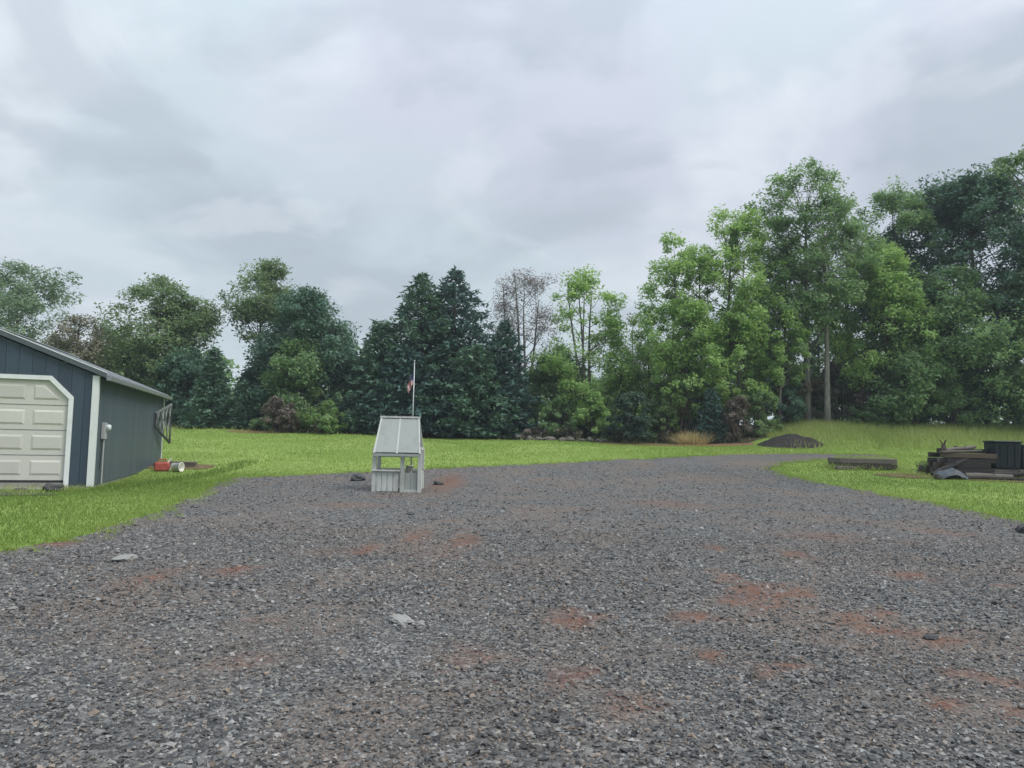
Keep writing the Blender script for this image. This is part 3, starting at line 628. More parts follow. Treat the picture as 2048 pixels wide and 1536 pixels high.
# ------------------------------------------------------------------ rocks
def rock_mesh(seed, sub=3, rough=.35, smooth=False):
    bm = bmesh.new(); bmesh.ops.create_icosphere(bm, subdivisions=sub, radius=.5); off = Vector((seed * 3.7, seed * 1.3, seed * 2.1))
    for v in bm.verts:
        d = v.co.normalized(); k = 1 + rough * noise.noise(d * 1.6 + off) + rough * .5 * noise.noise(d * 4 + off); v.co = d * .5 * k
        if v.co.z < -.28: v.co.z = -.28
    me = bpy.data.meshes.new('rock')
    if smooth:
        for f in bm.faces: f.smooth = True
    bm.to_mesh(me); bm.free(); return me
def rock(x, y, sx_, sy_, sz_, seed, mat, label, name='stone', group=None, sink=.22, rz=None, cat='stone'):
    o = link(name, rock_mesh(seed, 4 if name == 'soil_mound' else 3, .25 if name == 'soil_mound' else .35, name == 'soil_mound'), mat, None, (x, y, gz(x, y) + .012 + sz_ * (.28 - sink * .3)), (0, 0, seed * 1.1 if rz is None else rz)); o.scale = (sx_, sy_, sz_); tag(o, label, cat, group); return o
rock(-4.42, 8.8, .30, .17, .09, 1, M['palerock'], 'flat pale stone lying on gravel near the left lawn')
rock(-.85, 6.1, .26, .16, .07, 2, M['palerock'], 'flat pale stone among darker gravel mid yard')
rock(-.68, 6.0, .08, .07, .05, 12, M['palerock'], 'fist-sized pale stone beside the flat pale stone')
rock(9.45, 13.6, .62, .5, .24, 3, M['darkrock'], 'dark slab of stone at the yard edge by the right lawn')
rock(-4.5, 22.3, .48, .40, .26, 4, M['darkrock'], 'dark stone on gravel, on the lawn-corner side of the well')
rock(-2.05, 21.6, .30, .26, .16, 5, M['darkrock'], 'dark stone close behind the well')
rock(-10.85, 18.0, .50, .38, .24, 6, M['darkrock'], 'dark stone below the garage front corner')
rock(-11.5, 17.8, .30, .24, .14, 7, M['rock'], 'grey stone below the garage door')
rock(3.35, 6.05, .14, .08, .05, 9, M['darkrock'], 'small dark stone beside a red earth patch')
rock(-1.9, 14.6, .2, .14, .08, 10, M['darkrock'], 'small dark stone on gravel in front of the well')
for i in range(9):
    rock(.5 + i * .58 + random.uniform(-.1, .1), 42.9 + random.uniform(-.15, .15) - .02 * i, random.uniform(.4, .75), random.uniform(.3, .5), random.uniform(.22, .42), 20 + i, M['rock'], 'dull brown edging stone in the row below the mauve-grey tree', 'edging_stone', 'edging stones along the lawn', .3)
nu = 40; V = []
for j in range(nu + 1):
    for i in range(nu + 1):
        u = i / nu * 2 - 1; v = j / nu * 2 - 1; q = max(0.0, 1 - math.hypot(u, v)); X0 = 15.0 + u * 2.0; Y0 = 40.3 + v * 1.3
        nz = noise.fractal(Vector((u * 2.5, v * 2.5, 4)), 1.0, 2.0, 4)
        V.append((X0, Y0, gz(X0, Y0) - .05 + .52 * (q * q * (3 - 2 * q)) ** .8 * (1 + .35 * nz) + .10 * min(1, q * 4) * (.5 + .6 * noise.noise(Vector((u * 9, v * 9, 1))))))
sd = link('soil_mound', np_mesh('soil_mound', np.array(V), quads(nu + 1, nu + 1), None, True), M['soil']); tag(sd, 'low dark soil heap at the edge of the lawn', 'soil heap')

# ------------------------------------------------------------------ low timber bed and the timber pile
def beam(p, q, wd, ht, mat): return MB().bar(p, q, wd, ht).mesh('timber', .012)
TB = empty('timber_bed', (13.9, 29.8, gz(13.9, 29.8)), R_(-4)); tag(TB, 'low dark timber-edged bed on the grass', 'garden bed')
for zi, mt in ((.11, 'darkwood'), (.31, 'greywood')):
    MB().bar((-1.1 + .06 * zi, -.55, zi), (1.1, -.55, zi), .16, .19).build('edge_timber', M[mt], TB, .012)
    MB().bar((-1.1, .55, zi), (1.1, .55, zi), .16, .19).build('edge_timber', M[mt], TB, .012)
    for s in (-1, 1): MB().bar((s * 1.02, -.46, zi - .004), (s * 1.02, .46, zi - .004), .15, .185).build('edge_timber', M[mt], TB, .012)
MB().box((-.93, -.46, 0), (.93, .46, .33)).build('soil', M['soil'], TB)
x = 13.9 + rng.uniform(-.9, .9, 900); y = 29.8 + rng.uniform(-.42, .42, 900); blades('weeds', x, y, .16, .03, .6, 43, LF['tall'], 'weeds growing inside the low timber bed', 'weeds', .33)
fb = empty('fallen_post', (12.9, 29.1, gz(12.9, 29.1)), R_(10)); tag(fb, 'short grey post lying beside the low timber bed', 'post')
MB().bar((-.35, 0, .07), (.55, .05, .07), .13, .13).build('shaft', M['greywood'], fb, .01)

PZ = gz(16.9, 27.4)
def timber(x, y, z, L, ang, wd=.19, ht=.17, mt='greywood', tilt=0.0, label=None, group=None):
    o = MB().bar((-L / 2, 0, 0), (L / 2, 0, 0), wd, ht).build('timber', M[mt], None, .012)
    o.location = (x, y, PZ + z + ht / 2); o.rotation_euler = (0, R_(tilt), R_(ang))
    tag(o, label, 'timber', group); return o
for s in (-1, 1): timber(16.3 + s * .6, 27.45, -.03, 1.3, 90, .2, .18, 'darkwood', 0, ['dark bearer under the timber pile, away from the bins', 'dark bearer under the timber pile, next to the bins'][s > 0])
ZB = .15
row_label = ['weathered timber in the lowest layer of the stacked pile', 'weathered timber in the second layer up of the stacked pile', 'weathered timber in the third layer up of the stacked pile', 'weathered timber in the topmost layer of the stacked pile']
for row in range(4):
    for col in range(4):
        L = 2.0 - .12 * row + random.uniform(-.25, .2)
        timber(16.25 + .06 * row + random.uniform(-.28, .22), 26.98 + col * .27 + random.uniform(-.02, .02), ZB + row * .178, L + random.uniform(-.3, .25), random.uniform(-4, 4), random.uniform(.17, .22), random.uniform(.166, .177), random.choice(['greywood', 'darkwood', 'brownwood', 'darkwood']), random.uniform(-.6, .6), row_label[row], 'timbers stacked in the pile')
timber(16.15, 27.0, ZB + 4 * .178 + .03, 1.5, 6, .24, .06, 'palegrey' if False else 'greywood', -3, 'pale plank laid across the top of the timber pile')
timber(16.5, 27.5, ZB + 4 * .178 + .005, 1.7, -5, .2, .15, 'darkwood', 0, 'dark squared timber on top of the pile')
lg = empty('log', (15.75, 27.35, PZ + ZB + 4 * .178), R_(40)); tag(lg, 'short split log standing on the timber pile', 'log')
MB().tube([(0, 0, -.02), (.01, 0, .15), (.03, .02, .30)], [.10, .095, .075], 10).build('wood', M['brownwood'], lg)
for a in range(3): MB().tube([(.02, .01, .25), (.10 * math.cos(a * 2.1), .1 * math.sin(a * 2.1), .42), (.16 * math.cos(a * 2.1), .15 * math.sin(a * 2.1), .47)], [.03, .02, .006], 6).build('stub', M['brownwood'], lg)
lg = empty('log', (16.35, 27.62, PZ + ZB + 4 * .178), R_(10)); tag(lg, 'stubby brown log end on top of the timber pile', 'log')
MB().tube([(0, 0, -.01), (0, 0, .24)], [.09, .085], 10).build('wood', M['brownwood'], lg)
def loose_log(x, y, z, L, az, tilt, rad, mt, label):
    e = empty('log', (x, y, z), R_(az)); tag(e, label, 'log'); dx, dz = math.cos(R_(tilt)) * L, math.sin(R_(tilt)) * L
    MB().tube([(0, 0, rad), (dx * .3, .03, rad + dz * .3 + .02), (dx * .65, -.02, rad + dz * .65), (dx, .02, rad + dz)], [rad * 1.05, rad, rad * .95, rad * .82], 10).build('wood', M[mt], e)
    MB().tube([(dx * .55, 0, rad + dz * .55), (dx * .6, -.10, rad * 1.6 + dz * .6 + .08)], [rad * .4, rad * .15], 6).build('stub', M[mt], e)
g_ = lambda a, b: gz(a, b) + .01
loose_log(15.0, 26.75, g_(15.0, 26.75), 1.5, 8, 24, .09, 'darkwood', 'dark log leaning up against the stacked timbers')
loose_log(15.9, 26.35, g_(15.9, 26.35), 1.6, -3, 0, .11, 'greywood', 'grey log lying along the foot of the timber pile')
loose_log(15.35, 27.85, g_(15.35, 27.85), 1.3, -12, 30, .08, 'brownwood', 'brown log leaning at the back of the timber pile')
loose_log(16.9, 26.5, g_(16.9, 26.5), 1.7, 5, 6, .10, 'darkwood', 'dark log on the ground below the square bin')
loose_log(18.3, 26.45, g_(18.3, 26.45), 1.5, -6, 3, .12, 'brownwood', 'thick brown log on the ground below the lower bin')
loose_log(15.75, 27.2, PZ + ZB + 4 * .178, 1.3, 14, 7, .07, 'greywood', 'thin crooked log lying on top of the timber pile')
def bin_(x, y, z, wd, dp, ht, label, rz=0):
    e = empty('storage_bin', (x, y, z), rz); tag(e, label, 'bin')
    a, c = wd / 2, dp / 2; t_ = .9
    b = MB(); vs = [(-a * t_, -c * t_, 0), (a * t_, -c * t_, 0), (a * t_, c * t_, 0), (-a * t_, c * t_, 0), (-a, -c, ht), (a, -c, ht), (a, c, ht), (-a, c, ht)]
    b.add(vs, [(0, 3, 2, 1), (4, 5, 6, 7), (0, 1, 5, 4), (1, 2, 6, 5), (2, 3, 7, 6), (3, 0, 4, 7)]); b.build('body', M['blackplastic'], e, .03)
    MB().box((-a - .03, -c - .03, ht + .002), (a + .03, c + .03, ht + .07)).build('lid', M['blackplastic'], e, .025)
    for k in (-.55, 0, .55): MB().prism([(-c * t_ - .025, .08), (-c - .02, ht - .08), (-c + .01, ht - .08), (-c * t_ + .01, .08)], .05, 'x', k * a - .025).build('rib', M['blackplastic'], e)
    MB().bar((-a * .4, -c - .05, ht - .03), (a * .4, -c - .05, ht - .03), .03, .03).build('grip', M['blackplastic'], e)
bin_(17.78, 27.2, gz(17.78, 27.2) + .36, .90, .8, .92, 'square black bin raised beside the timber pile', R_(-6))
bin_(18.85, 27.5, gz(18.85, 27.5) + .34, 1.0, .85, .82, 'lower black bin behind the square black bin', R_(5))
for i, (xx, yy) in enumerate(((17.58, 26.98), (17.58, 27.5), (18.75, 27.2), (18.75, 27.8))):
    timber(xx + .25, yy, gz(xx, yy) - PZ - .01, 1.2, 2 * i, .2, .18, 'darkwood', 0, ['dark sleeper under the front of the square bin', 'dark sleeper under the back of the square bin', 'dark sleeper under the front of the lower bin', 'dark sleeper under the back of the lower bin'][i])
    timber(xx + .25, yy, gz(xx, yy) - PZ + .172, 1.1, -2 * i, .2, .17, 'greywood', 0, ['grey sleeper under the front of the square bin', 'grey sleeper under the back of the square bin', 'grey sleeper under the front of the lower bin', 'grey sleeper under the back of the lower bin'][i])
# crumpled tarp slumped against the pile
nu = 26; V = []
for j in range(nu + 1):
    for i in range(nu + 1):
        u = i / nu * 2 - 1; v = j / nu * 2 - 1; q = max(0, 1 - (u * u + v * v) * .62)
        X0 = 15.45 + u * .5; Y0 = 26.45 + v * .32
        V.append((X0 + .03 * math.sin(v * 9), Y0, gz(X0, Y0) + .025 + .30 * q ** .9 * (1 + .35 * noise.noise(Vector((u * 2.2, v * 2.2, 3)))) + .06 * abs(noise.noise(Vector((u * 6, v * 6, 8)))) * (q + .2)))
tp = link('tarp', np_mesh('tarp', np.array(V), quads(nu + 1, nu + 1), None, True), M['tarp']); tag(tp, 'crumpled slate grey tarp slumped against the timber pile', 'tarp')
bd = tp.modifiers.new('cloth', 'SOLIDIFY'); bd.thickness = .008
timber(15.2, 26.35, gz(15.2, 26.35) - PZ, 1.1, 28, .14, .10, 'darkwood', 0, 'dark board lying on earth in front of the tarp')
timber(17.6, 26.35, gz(17.6, 26.35) - PZ, 1.9, -4, .16, .10, 'darkwood', 0, 'long dark board on the ground below the bins')

# ------------------------------------------------------------------ trees and shrubs
def leaf_cloud(r, cen, rad, cnt, size, ctr, flat=.75, upb=.85):
    n = int(cnt.sum()); idx = np.repeat(np.arange(len(cen)), cnt)
    dd = r.normal(0, 1, (n, 3)); dd /= np.linalg.norm(dd, axis=1, keepdims=True)
    P = cen[idx] + dd * (rad[idx] * r.random(n) ** .45)[:, None] * np.array([1, 1, flat])
    outw = P - ctr; outw /= np.linalg.norm(outw, axis=1, keepdims=True) + 1e-6
    N = r.normal(0, 1, (n, 3)) * .6 + outw * .4 + np.array([0, 0, upb]); N /= np.linalg.norm(N, axis=1, keepdims=True)
    A = np.cross(N, r.normal(0, 1, (n, 3))); A /= np.linalg.norm(A, axis=1, keepdims=True) + 1e-6; B = np.cross(N, A)
    l = size * r.uniform(.55, 1.45, n)[:, None]; wv = l * r.uniform(.28, .42, n)[:, None]
    V = np.stack([P - A * l * .5, P + A * l * .3 + B * wv, P + A * l * .5 - B * wv * .9], 1).reshape(-1, 3)
    ct = r.normal(0, .2, len(cen)); tn = np.clip(.48 + ct[idx] + r.normal(0, .2, n), 0, 1)
    return V, np.repeat(tn, 3)
def limb(b, r, p, q, r0, r1, sag=.15, n=6):
    p = np.array(p, float); q = np.array(q, float); L = np.linalg.norm(q - p); mid = (p + q) / 2 + r.normal(0, .08, 3) * L; mid[2] -= sag * L * .5; mid[:2] = mid[:2] * .5 + (p[:2] * .35 + q[:2] * .65) * .5
    pts = []; rad = []
    for k in range(n):
        t = k / (n - 1); pts.append((1 - t) ** 2 * p + 2 * t * (1 - t) * mid + t * t * q); rad.append(r0 + (r1 - r0) * t ** .8)
    b.tube([tuple(x) for x in pts], rad, 6, True); return pts

def broadleaf(name, label, x, y, H, R, cb, mat, n, seed, size=.19, bark='brown', trunk=.16, a=.72, bpow=.5, lobes=13, airy=0.0, cat='tree', group=None, stems=1, lean=(0, 0), extra=None, rag=.28, clr=.74, sx_=1.0, straight=False, lobr=1.0, lobz=.85):
    r = np.random.default_rng(seed); g = gz(x, y)
    T0 = empty(name, (x, y, g)); tag(T0, label, cat, group)
    def prof(t): return np.sin(np.pi * np.clip(t, .001, .999) ** a) ** bpow
    zc0 = cb * H; hc = H - zc0 - min(.35, .1 * H)
    # lobes on the envelope give the uneven outline
    lt = r.uniform(.08, .93, lobes); la = r.uniform(0, 2 * np.pi, lobes); lr = R * prof(lt) * r.uniform(.55, .95, lobes)
    LC = np.stack([lr * np.cos(la) * sx_, lr * np.sin(la), zc0 + lt * hc], -1); LR = lobr * R * r.uniform(.34, .55, lobes) * (.55 + .45 * prof(lt)); size = size * 1.0; n = int(n * (2.3 - 1.3 * airy))
    nc = max(16, int(n / 85)); k = int(nc * .66); li = r.integers(0, lobes, k)
    d = r.normal(0, 1, (k, 3)); d /= np.linalg.norm(d, axis=1, keepdims=True); c1 = LC[li] + d * (LR[li] * r.uniform(.35, 1.05, k))[:, None] * np.array([1, 1, lobz])
    m_ = nc - k; t = r.uniform(.02, 1, m_) ** .9; an = r.uniform(0, 2 * np.pi, m_); rr = R * prof(t) * np.sqrt(r.uniform(.1, 1, m_)) * (1 + rag * np.sin(an * 3 + seed) * np.sin(t * 9 + seed))
    c2 = np.stack([rr * np.cos(an) * sx_, rr * np.sin(an), zc0 + t * hc], -1); cen = np.concatenate([c1, c2]); cen[:, 2] = np.clip(cen[:, 2], .12, H * 1.0)
    cen[:, 0] += lean[0] * (cen[:, 2] / H) ** 1.5; cen[:, 1] += lean[1] * (cen[:, 2] / H) ** 1.5
    if extra is not None: cen = np.concatenate([cen, np.array(extra, float)])
    rad = clr * r.uniform(.6, 1.3, len(cen)) * (.55 + .45 * min(1.0, R / 3)); up = (cen[:, 2] - zc0) / hc
    cnt = (n / len(cen) * r.uniform(.5, 1.5, len(cen)) * (1 - .8 * airy * np.clip(up, 0, 1))).astype(int) + 3
    V, tn = leaf_cloud(r, cen, rad, cnt, size, np.array([0, 0, zc0 + hc * .45])); V[:, 2] = np.maximum(V[:, 2], .02)
    link('crown', np_mesh('crown', V, np.arange(len(V)).reshape(-1, 3), {'tint': tn}), mat, T0)
    b = MB(); tops = []
    for s in range(stems):
        o = np.array([r.normal(0, .22), r.normal(0, .22), 0]) if stems > 1 else np.zeros(3); sprd = r.normal(0, R * .28, 2) if stems > 1 else (0, 0)
        pts = []; rads = []; K = 10; hh = H * r.uniform(.78, .93)
        for kx in range(K):
            tt = kx / (K - 1); wob = (0 if straight else .10) * math.sin(tt * 5 + seed + s) * H * .12
            pts.append((o[0] + lean[0] * tt ** 1.5 + sprd[0] * tt + wob * (tt), o[1] + lean[1] * tt ** 1.5 + sprd[1] * tt, -.15 + tt * hh)); rads.append(trunk * (1.25 if kx == 0 else 1) * (1 - .86 * tt) + .012)
        b.tube(pts, rads, 9); tops.append(pts)
    pick = r.choice(len(cen), min(len(cen), int(20 + 34 * airy + 5 * R)), replace=False)
    if extra is not None: pick = np.concatenate([pick, np.arange(len(cen) - len(extra), len(cen), 3)])
    for j in pick:
        pts = tops[r.integers(0, stems)]; q = cen[j]; zt = max(H * .12, q[2] - np.hypot(q[0], q[1]) * r.uniform(.5, 1.1) - .2)
        f = np.clip((zt + .15) / pts[-1][2], 0, .98) * 9; i0 = int(min(8, f)); fr_ = f - i0; p0 = np.array(pts[i0]) * (1 - fr_) + np.array(pts[i0 + 1]) * fr_
        r0 = max(.022, trunk * .5 * (1 - .8 * f / 9)); lp = limb(b, r, p0, q, r0, .010)
        for _ in range(2):
            e = cen[r.integers(0, len(cen))]; 
            if np.linalg.norm(e - lp[3]) < R * .9: limb(b, r, lp[3], e, r0 * .5, .007, .05, 4)
    b.build('trunk', BK[bark], T0, smooth=True); return T0

def spruce(name, label, x, y, H, R, mat, seed, dens=1.0, size=.33, low=.02, group=None, pw=.82, cat='tree'):
    r = np.random.default_rng(seed); T0 = empty(name, (x, y, gz(x, y))); tag(T0, label, cat, group)
    Ps = []; As = []; z = low * H + .15; b = MB(); b.tube([(0, 0, -.1), (0, 0, H * .5), (0, 0, H * .99)], [.035 * R + .06, .025 * R + .04, .012], 8)
    while z < H * .985:
        t = z / H; Lm = R * (1 - t) ** pw * (1 + .10 * math.sin(z * 2.3 + seed)) + .10; nb = int(6 + 6 * (1 - t) + r.integers(0, 2))
        a0 = r.uniform(0, 6.28)
        for k in range(nb):
            az = a0 + k * 6.283 / nb + r.normal(0, .16); L = Lm * r.uniform(.66, 1.13); dx, dy = math.cos(az), math.sin(az); dr = -.16 - .22 * (1 - t) + .35 * t
            if r.random() < .35: b.tube([(0, 0, z), (dx * L * .5, dy * L * .5, z + dr * L * .45), (dx * L * .95, dy * L * .95, z + dr * L * .75)], [.03, .02, .006], 5)
            m_ = max(9, int(L / .048 * dens)); s = np.sqrt(r.uniform(.02, 1, m_)) * L
            pz = z + dr * s * (1 - .25 * s / max(L, .1)) + r.normal(0, .06, m_)
            sp_ = r.normal(0, .10, m_) * (1 + L * .45)
            Ps.append(np.stack([dx * s - dy * sp_, dy * s + dx * sp_, pz], -1))
            sgn = r.normal(0, .75, m_); As.append(np.stack([dx * np.cos(sgn) - dy * np.sin(sgn), dy * np.cos(sgn) + dx * np.sin(sgn), r.normal(-.12 + .3 * t, .28, m_)], -1))
        z += (.23 + .07 * (1 - t)) * (H / 10) ** .3 * r.uniform(.8, 1.15)
    P = np.concatenate(Ps); A = np.concatenate(As); q = 1
    P = np.repeat(P, q, 0); A = np.repeat(A, q, 0) + r.normal(0, .35, (len(P), 3)); P = P + r.normal(0, .07, P.shape); A /= np.linalg.norm(A, axis=1, keepdims=True); n = len(P)
    N = r.normal(0, .5, (n, 3)) + np.array([0, 0, .8]); B = np.cross(A, N); B /= np.linalg.norm(B, axis=1, keepdims=True) + 1e-6
    l = size * r.uniform(.55, 1.3, n)[:, None]; wv = l * r.uniform(.20, .32, n)[:, None]
    V = np.stack([P - A * l * .3 + B * wv, P + A * l * .7, P - A * l * .25 - B * wv], 1).reshape(-1, 3); V[:, 2] = np.maximum(V[:, 2], .02)
    cl = np.sin(P[:, 0] * 1.7 + seed) * np.sin(P[:, 1] * 1.9) * np.sin(P[:, 2] * 1.5 + seed); tn = np.clip(.45 + .22 * cl + r.normal(0, .2, n), 0, 1)
    link('crown', np_mesh('crown', V, np.arange(len(V)).reshape(-1, 3), {'tint': np.repeat(tn, 3)}), mat, T0)
    b.build('trunk', BK['brown'], T0, smooth=True); return T0

BL = broadleaf
# behind the garage
BL('broadleaf_tree', 'grey-green rounded tree rising behind the garage ridge', -34.6, 52, 11.2, 4.4, .14, LF['grey'], 15000, 101, .20, a=.8, airy=.35)
BL('broadleaf_tree', 'brownish sparse young tree above the garage roof edge', -27.1, 46.5, 7.0, 1.9, .15, LF['brown'], 4200, 102, .17, airy=.3)
BL('broadleaf_tree', 'olive-topped round tree just beyond the garage rear', -23.9, 50, 10.0, 3.9, .05, LF['olive'], 19000, 103, .19, a=.78)
BL('broadleaf_tree', 'dark bushy tree under the olive-topped round tree', -20.7, 48.0, 5.2, 2.1, .03, LF['dark'], 9000, 104, .19, a=.6)
BL('broadleaf_tree', 'low pale-gapped tree seen between the brownish tree and olive tree', -27.6, 51, 7.0, 2.0, .1, LF['grey'], 3800, 105, .18, airy=.4)
spruce('conifer_tree', 'broad mid-green young conifer left of the oak, beyond the lawn'.replace(' left of the oak,', ' near the garage rear,'), -18.2, 45.6, 4.9, 1.9, LF['blue2'], 106, 1.2, .28)
BL('broadleaf_tree', 'tall ragged oak-like tree with open gap under its crown', -17.6, 52, 11.7, 2.5, .42, LF['olive'], 10000, 107, .19, a=.85, lobes=8, airy=.25, rag=.4)
BL('broadleaf_tree', 'low dark tree filling below the ragged oak-like tree', -16.1, 49.2, 5.6, 1.9, .04, LF['dark'], 9000, 108, .19, a=.6)
BL('broadleaf_tree', 'broad dark dome-shaped tree between oak-like tree and spruces', -13.2, 48, 8.9, 3.4, .03, LF['dark'], 21000, 109, .19, a=.62)
BL('broadleaf_tree', 'smaller green rounded tree in front of the dark dome', -12.9, 45.6, 5.9, 1.8, .05, LF['mid'], 8000, 110, .17, a=.7)
spruce('conifer_tree', 'slim dark little conifer beside the russet bush', -16.1, 45.0, 2.9, .75, LF['blue2'], 111, 1.3, .22)
# spruces
sg = 'dark spruces beyond the lawn'
spruce('spruce_tree', 'small dark spruce at the lower shoulder next to the dark dome', -8.2, 46.0, 6.9, 3.0, LF['blue2'], 112, 1.0, group=sg, pw=.72)
spruce('spruce_tree', 'tall dark spruce directly behind the flag pole', -5.8, 46.8, 10.1, 5.3, LF['blue2'], 113, .95, group=sg, pw=.80)
spruce('spruce_tree', 'tallest dark spruce with a narrow ragged tip', -3.8, 47.6, 10.8, 5.8, LF['blue'], 114, .95, group=sg, pw=.84)
spruce('spruce_tree', 'lower dark spruce beside the mauve-grey tree', -.5, 45.2, 7.0, 2.5, LF['blue'], 115, 1.0, group=sg, pw=.7)
spruce('spruce_tree', 'squat dark spruce in front of the tallest spruce', -2.2, 44.4, 5.4, 3.2, LF['blue2'], 116, 1.0, group=sg, pw=.55)
spruce('spruce_tree', 'squat dark spruce in front of the spruce behind the flag', -6.4, 44.6, 5.2, 2.9, LF['blue'], 117, 1.0, group=sg, pw=.55)
# middle
BL('broadleaf_tree', 'sparse mauve-grey tree showing its branches against the sky', .8, 51, 11.7, 3.0, .34, LF['mauve'], 4600, 118, .12, 'grey', .13, airy=.1, lobes=20, stems=4, clr=.75)
BL('broadleaf_tree', 'light green several-stemmed tree beside the mauve-grey tree', 4.6, 46, 10.9, 2.7, .12, LF['bright'], 10500, 119, .18, 'grey', .12, a=.85, airy=.45, stems=4, rag=.35, lobes=22, lobr=.62, lobz=1.5, clr=.6)
BL('broadleaf_tree', 'thin brownish-olive tree in the low gap of the treeline', 8.6, 53, 9.3, 1.8, .2, LF['brown'], 2400, 120, .17, 'grey', .10, airy=.3)
BL('broadleaf_tree', 'light green lower tree filling below the several-stemmed tree', 3.2, 47.5, 6.0, 2.4, .04, LF['mid'], 7000, 121, .18)
BL('broadleaf_tree', 'loose green sapling behind the dark rounded evergreen', 6.6, 45.5, 6.0, 1.9, .05, LF['bright'], 5000, 122, .17, airy=.2)
# right-hand wood
rg = 'tall trees of the right-hand wood'
BL('broadleaf_tree', 'airy light green tree with a lone top, first of the tall wood', 9.6, 44.8, 12.8, 2.2, .2, LF['bright'], 8500, 123, .18, 'grey', .13, a=.85, airy=.5, rag=.4, lobes=24, lobr=.62, lobz=1.5, clr=.6, group=rg)
BL('broadleaf_tree', 'airy light green tree with a dark bent trunk', 12.6, 45.4, 14.2, 2.7, .24, LF['bright'], 10500, 124, .18, 'brown', .15, a=.9, airy=.55, lean=(.7, 0), rag=.4, lobes=24, lobr=.62, lobz=1.5, clr=.6, group=rg)
BL('broadleaf_tree', 'thin-topped tree between the bent trunk and tallest tree', 15.6, 47.2, 15.0, 2.7, .25, LF['mid'], 10000, 125, .18, 'grey', .15, a=.95, airy=.5, rag=.4, lobes=24, lobr=.62, lobz=1.5, clr=.6, group=rg)
BL('broadleaf_tree', 'tallest airy tree with a thick grey trunk', 18.3, 46.4, 16.9, 3.2, .30, LF['mid'], 13000, 126, .18, 'grey', .24, a=1.0, airy=.6, rag=.4, lobes=24, lobr=.62, lobz=1.5, clr=.6, group=rg, straight=True)
BL('broadleaf_tree', 'tree with a straight pale pole-like trunk on the bank', 19.35, 45.9, 14.5, 2.9, .48, LF['mid'], 8000, 127, .18, 'pale', .19, a=.9, airy=.4, rag=.35, lobes=22, lobr=.62, lobz=1.5, clr=.6, group=rg, straight=True)
BL('broadleaf_tree', 'ragged tall tree between pale trunk and big dark tree', 25.0, 49, 16.2, 3.2, .25, LF['mid'], 12000, 128, .18, 'brown', .18, a=.9, airy=.35, rag=.4, lobes=24, lobr=.62, lobz=1.5, clr=.6, group=rg)
BL('broadleaf_tree', 'bright green leafy tree low in front of the first tall trees', 10.2, 43.8, 8.8, 2.3, .12, LF['bright'], 9500, 129, .17, 'brown', .11, airy=.35, stems=3, lobes=22, lobr=.62, lobz=1.4, clr=.58)
SL = [('slender airy tree between first tall tree and bent trunk', 11.3, 44.7, 11.8, 1.6, 'bright', 6000), ('slender light tree just beyond the bent trunk', 14.3, 46.0, 13.7, 1.9, 'bright', 7000),
      ('slender tree close before the thick grey trunk', 16.8, 45.8, 13.4, 1.8, 'mid', 6500), ('slender light tree behind the pale trunk', 21.4, 47.6, 14.6, 2.2, 'mid', 8000),
      ('young bright tree above the dark bushes', 13.3, 44.0, 8.0, 1.7, 'bright', 6000), ('young bright tree next to the thick grey trunk', 16.1, 45.0, 8.6, 1.6, 'bright', 5500),
      ('slim tree filling behind the first tall tree', 8.6, 47.0, 9.0, 1.6, 'bright', 4500)]
for i, (lb, x_, y_, h_, r_, m_, n_) in enumerate(SL):
    BL('broadleaf_tree', lb, x_, y_, h_, r_, .16, LF[m_], n_, 170 + i, .17, 'grey' if i % 2 else 'brown', .10, a=.85, airy=.45, rag=.4, lobes=24, lobr=.6, lobz=1.7, clr=.52, group='slender trees of the right-hand wood')
BL('broadleaf_tree', 'bright green full tree between pale trunk and dark trees', 23.2, 46.4, 11.6, 3.0, .22, LF['bright'], 14000, 131, .17, 'brown', .14, airy=.2, lobes=22, lobr=.7, lobz=1.2, clr=.6)
BL('broadleaf_tree', 'big blue-dark tree at the end of the wood', 30.2, 48.5, 16.9, 5.6, .08, LF['dark'], 28000, 132, .21, 'brown', .26, a=.85, lobes=14)
BL('broadleaf_tree', 'second big dark tree beside the big blue-dark tree', 37.5, 48, 17.5, 4.6, .1, LF['dark'], 15000, 133, .22, 'brown', .26, a=.85)
BL('broadleaf_tree', 'rounded mid-green tree in front of the big dark tree', 27.0, 45.6, 10.0, 3.3, .03, LF['mid'], 16000, 134, .19, 'brown', .15, a=.62, lobes=13)
BL('broadleaf_tree', 'second rounded mid-green tree at the outer end of the wood', 31.6, 45.6, 9.8, 3.4, .03, LF['mid'], 15000, 135, .19, 'brown', .15, a=.62, lobes=13)
BL('broadleaf_tree', 'smaller leafy tree at the foot of the rounded mid-green tree', 24.2, 45.4, 7.2, 2.2, .03, LF['mid'], 9000, 136, .18, 'brown', .12, a=.6)
BL('broadleaf_tree', 'dark upper tree behind the rounded mid-green tree', 26.4, 50, 14.4, 3.4, .2, LF['dark'], 13000, 137, .20, 'brown', .2, a=.8)
# tree outside the frame whose limb reaches in
lim = [(-4.2 + .14 * k + random.uniform(-.25, .25), random.uniform(-.4, .4), 9.75 + .05 * k + random.uniform(-.3, .3)) for k in range(12)]
BL('broadleaf_tree', 'near tree beside the yard reaching one leafy limb over the grass', 18.9, 22.5, 13, 2.3, .62, LF['grey'], 5200, 138, .13, 'grey', .22, extra=lim, clr=.4)
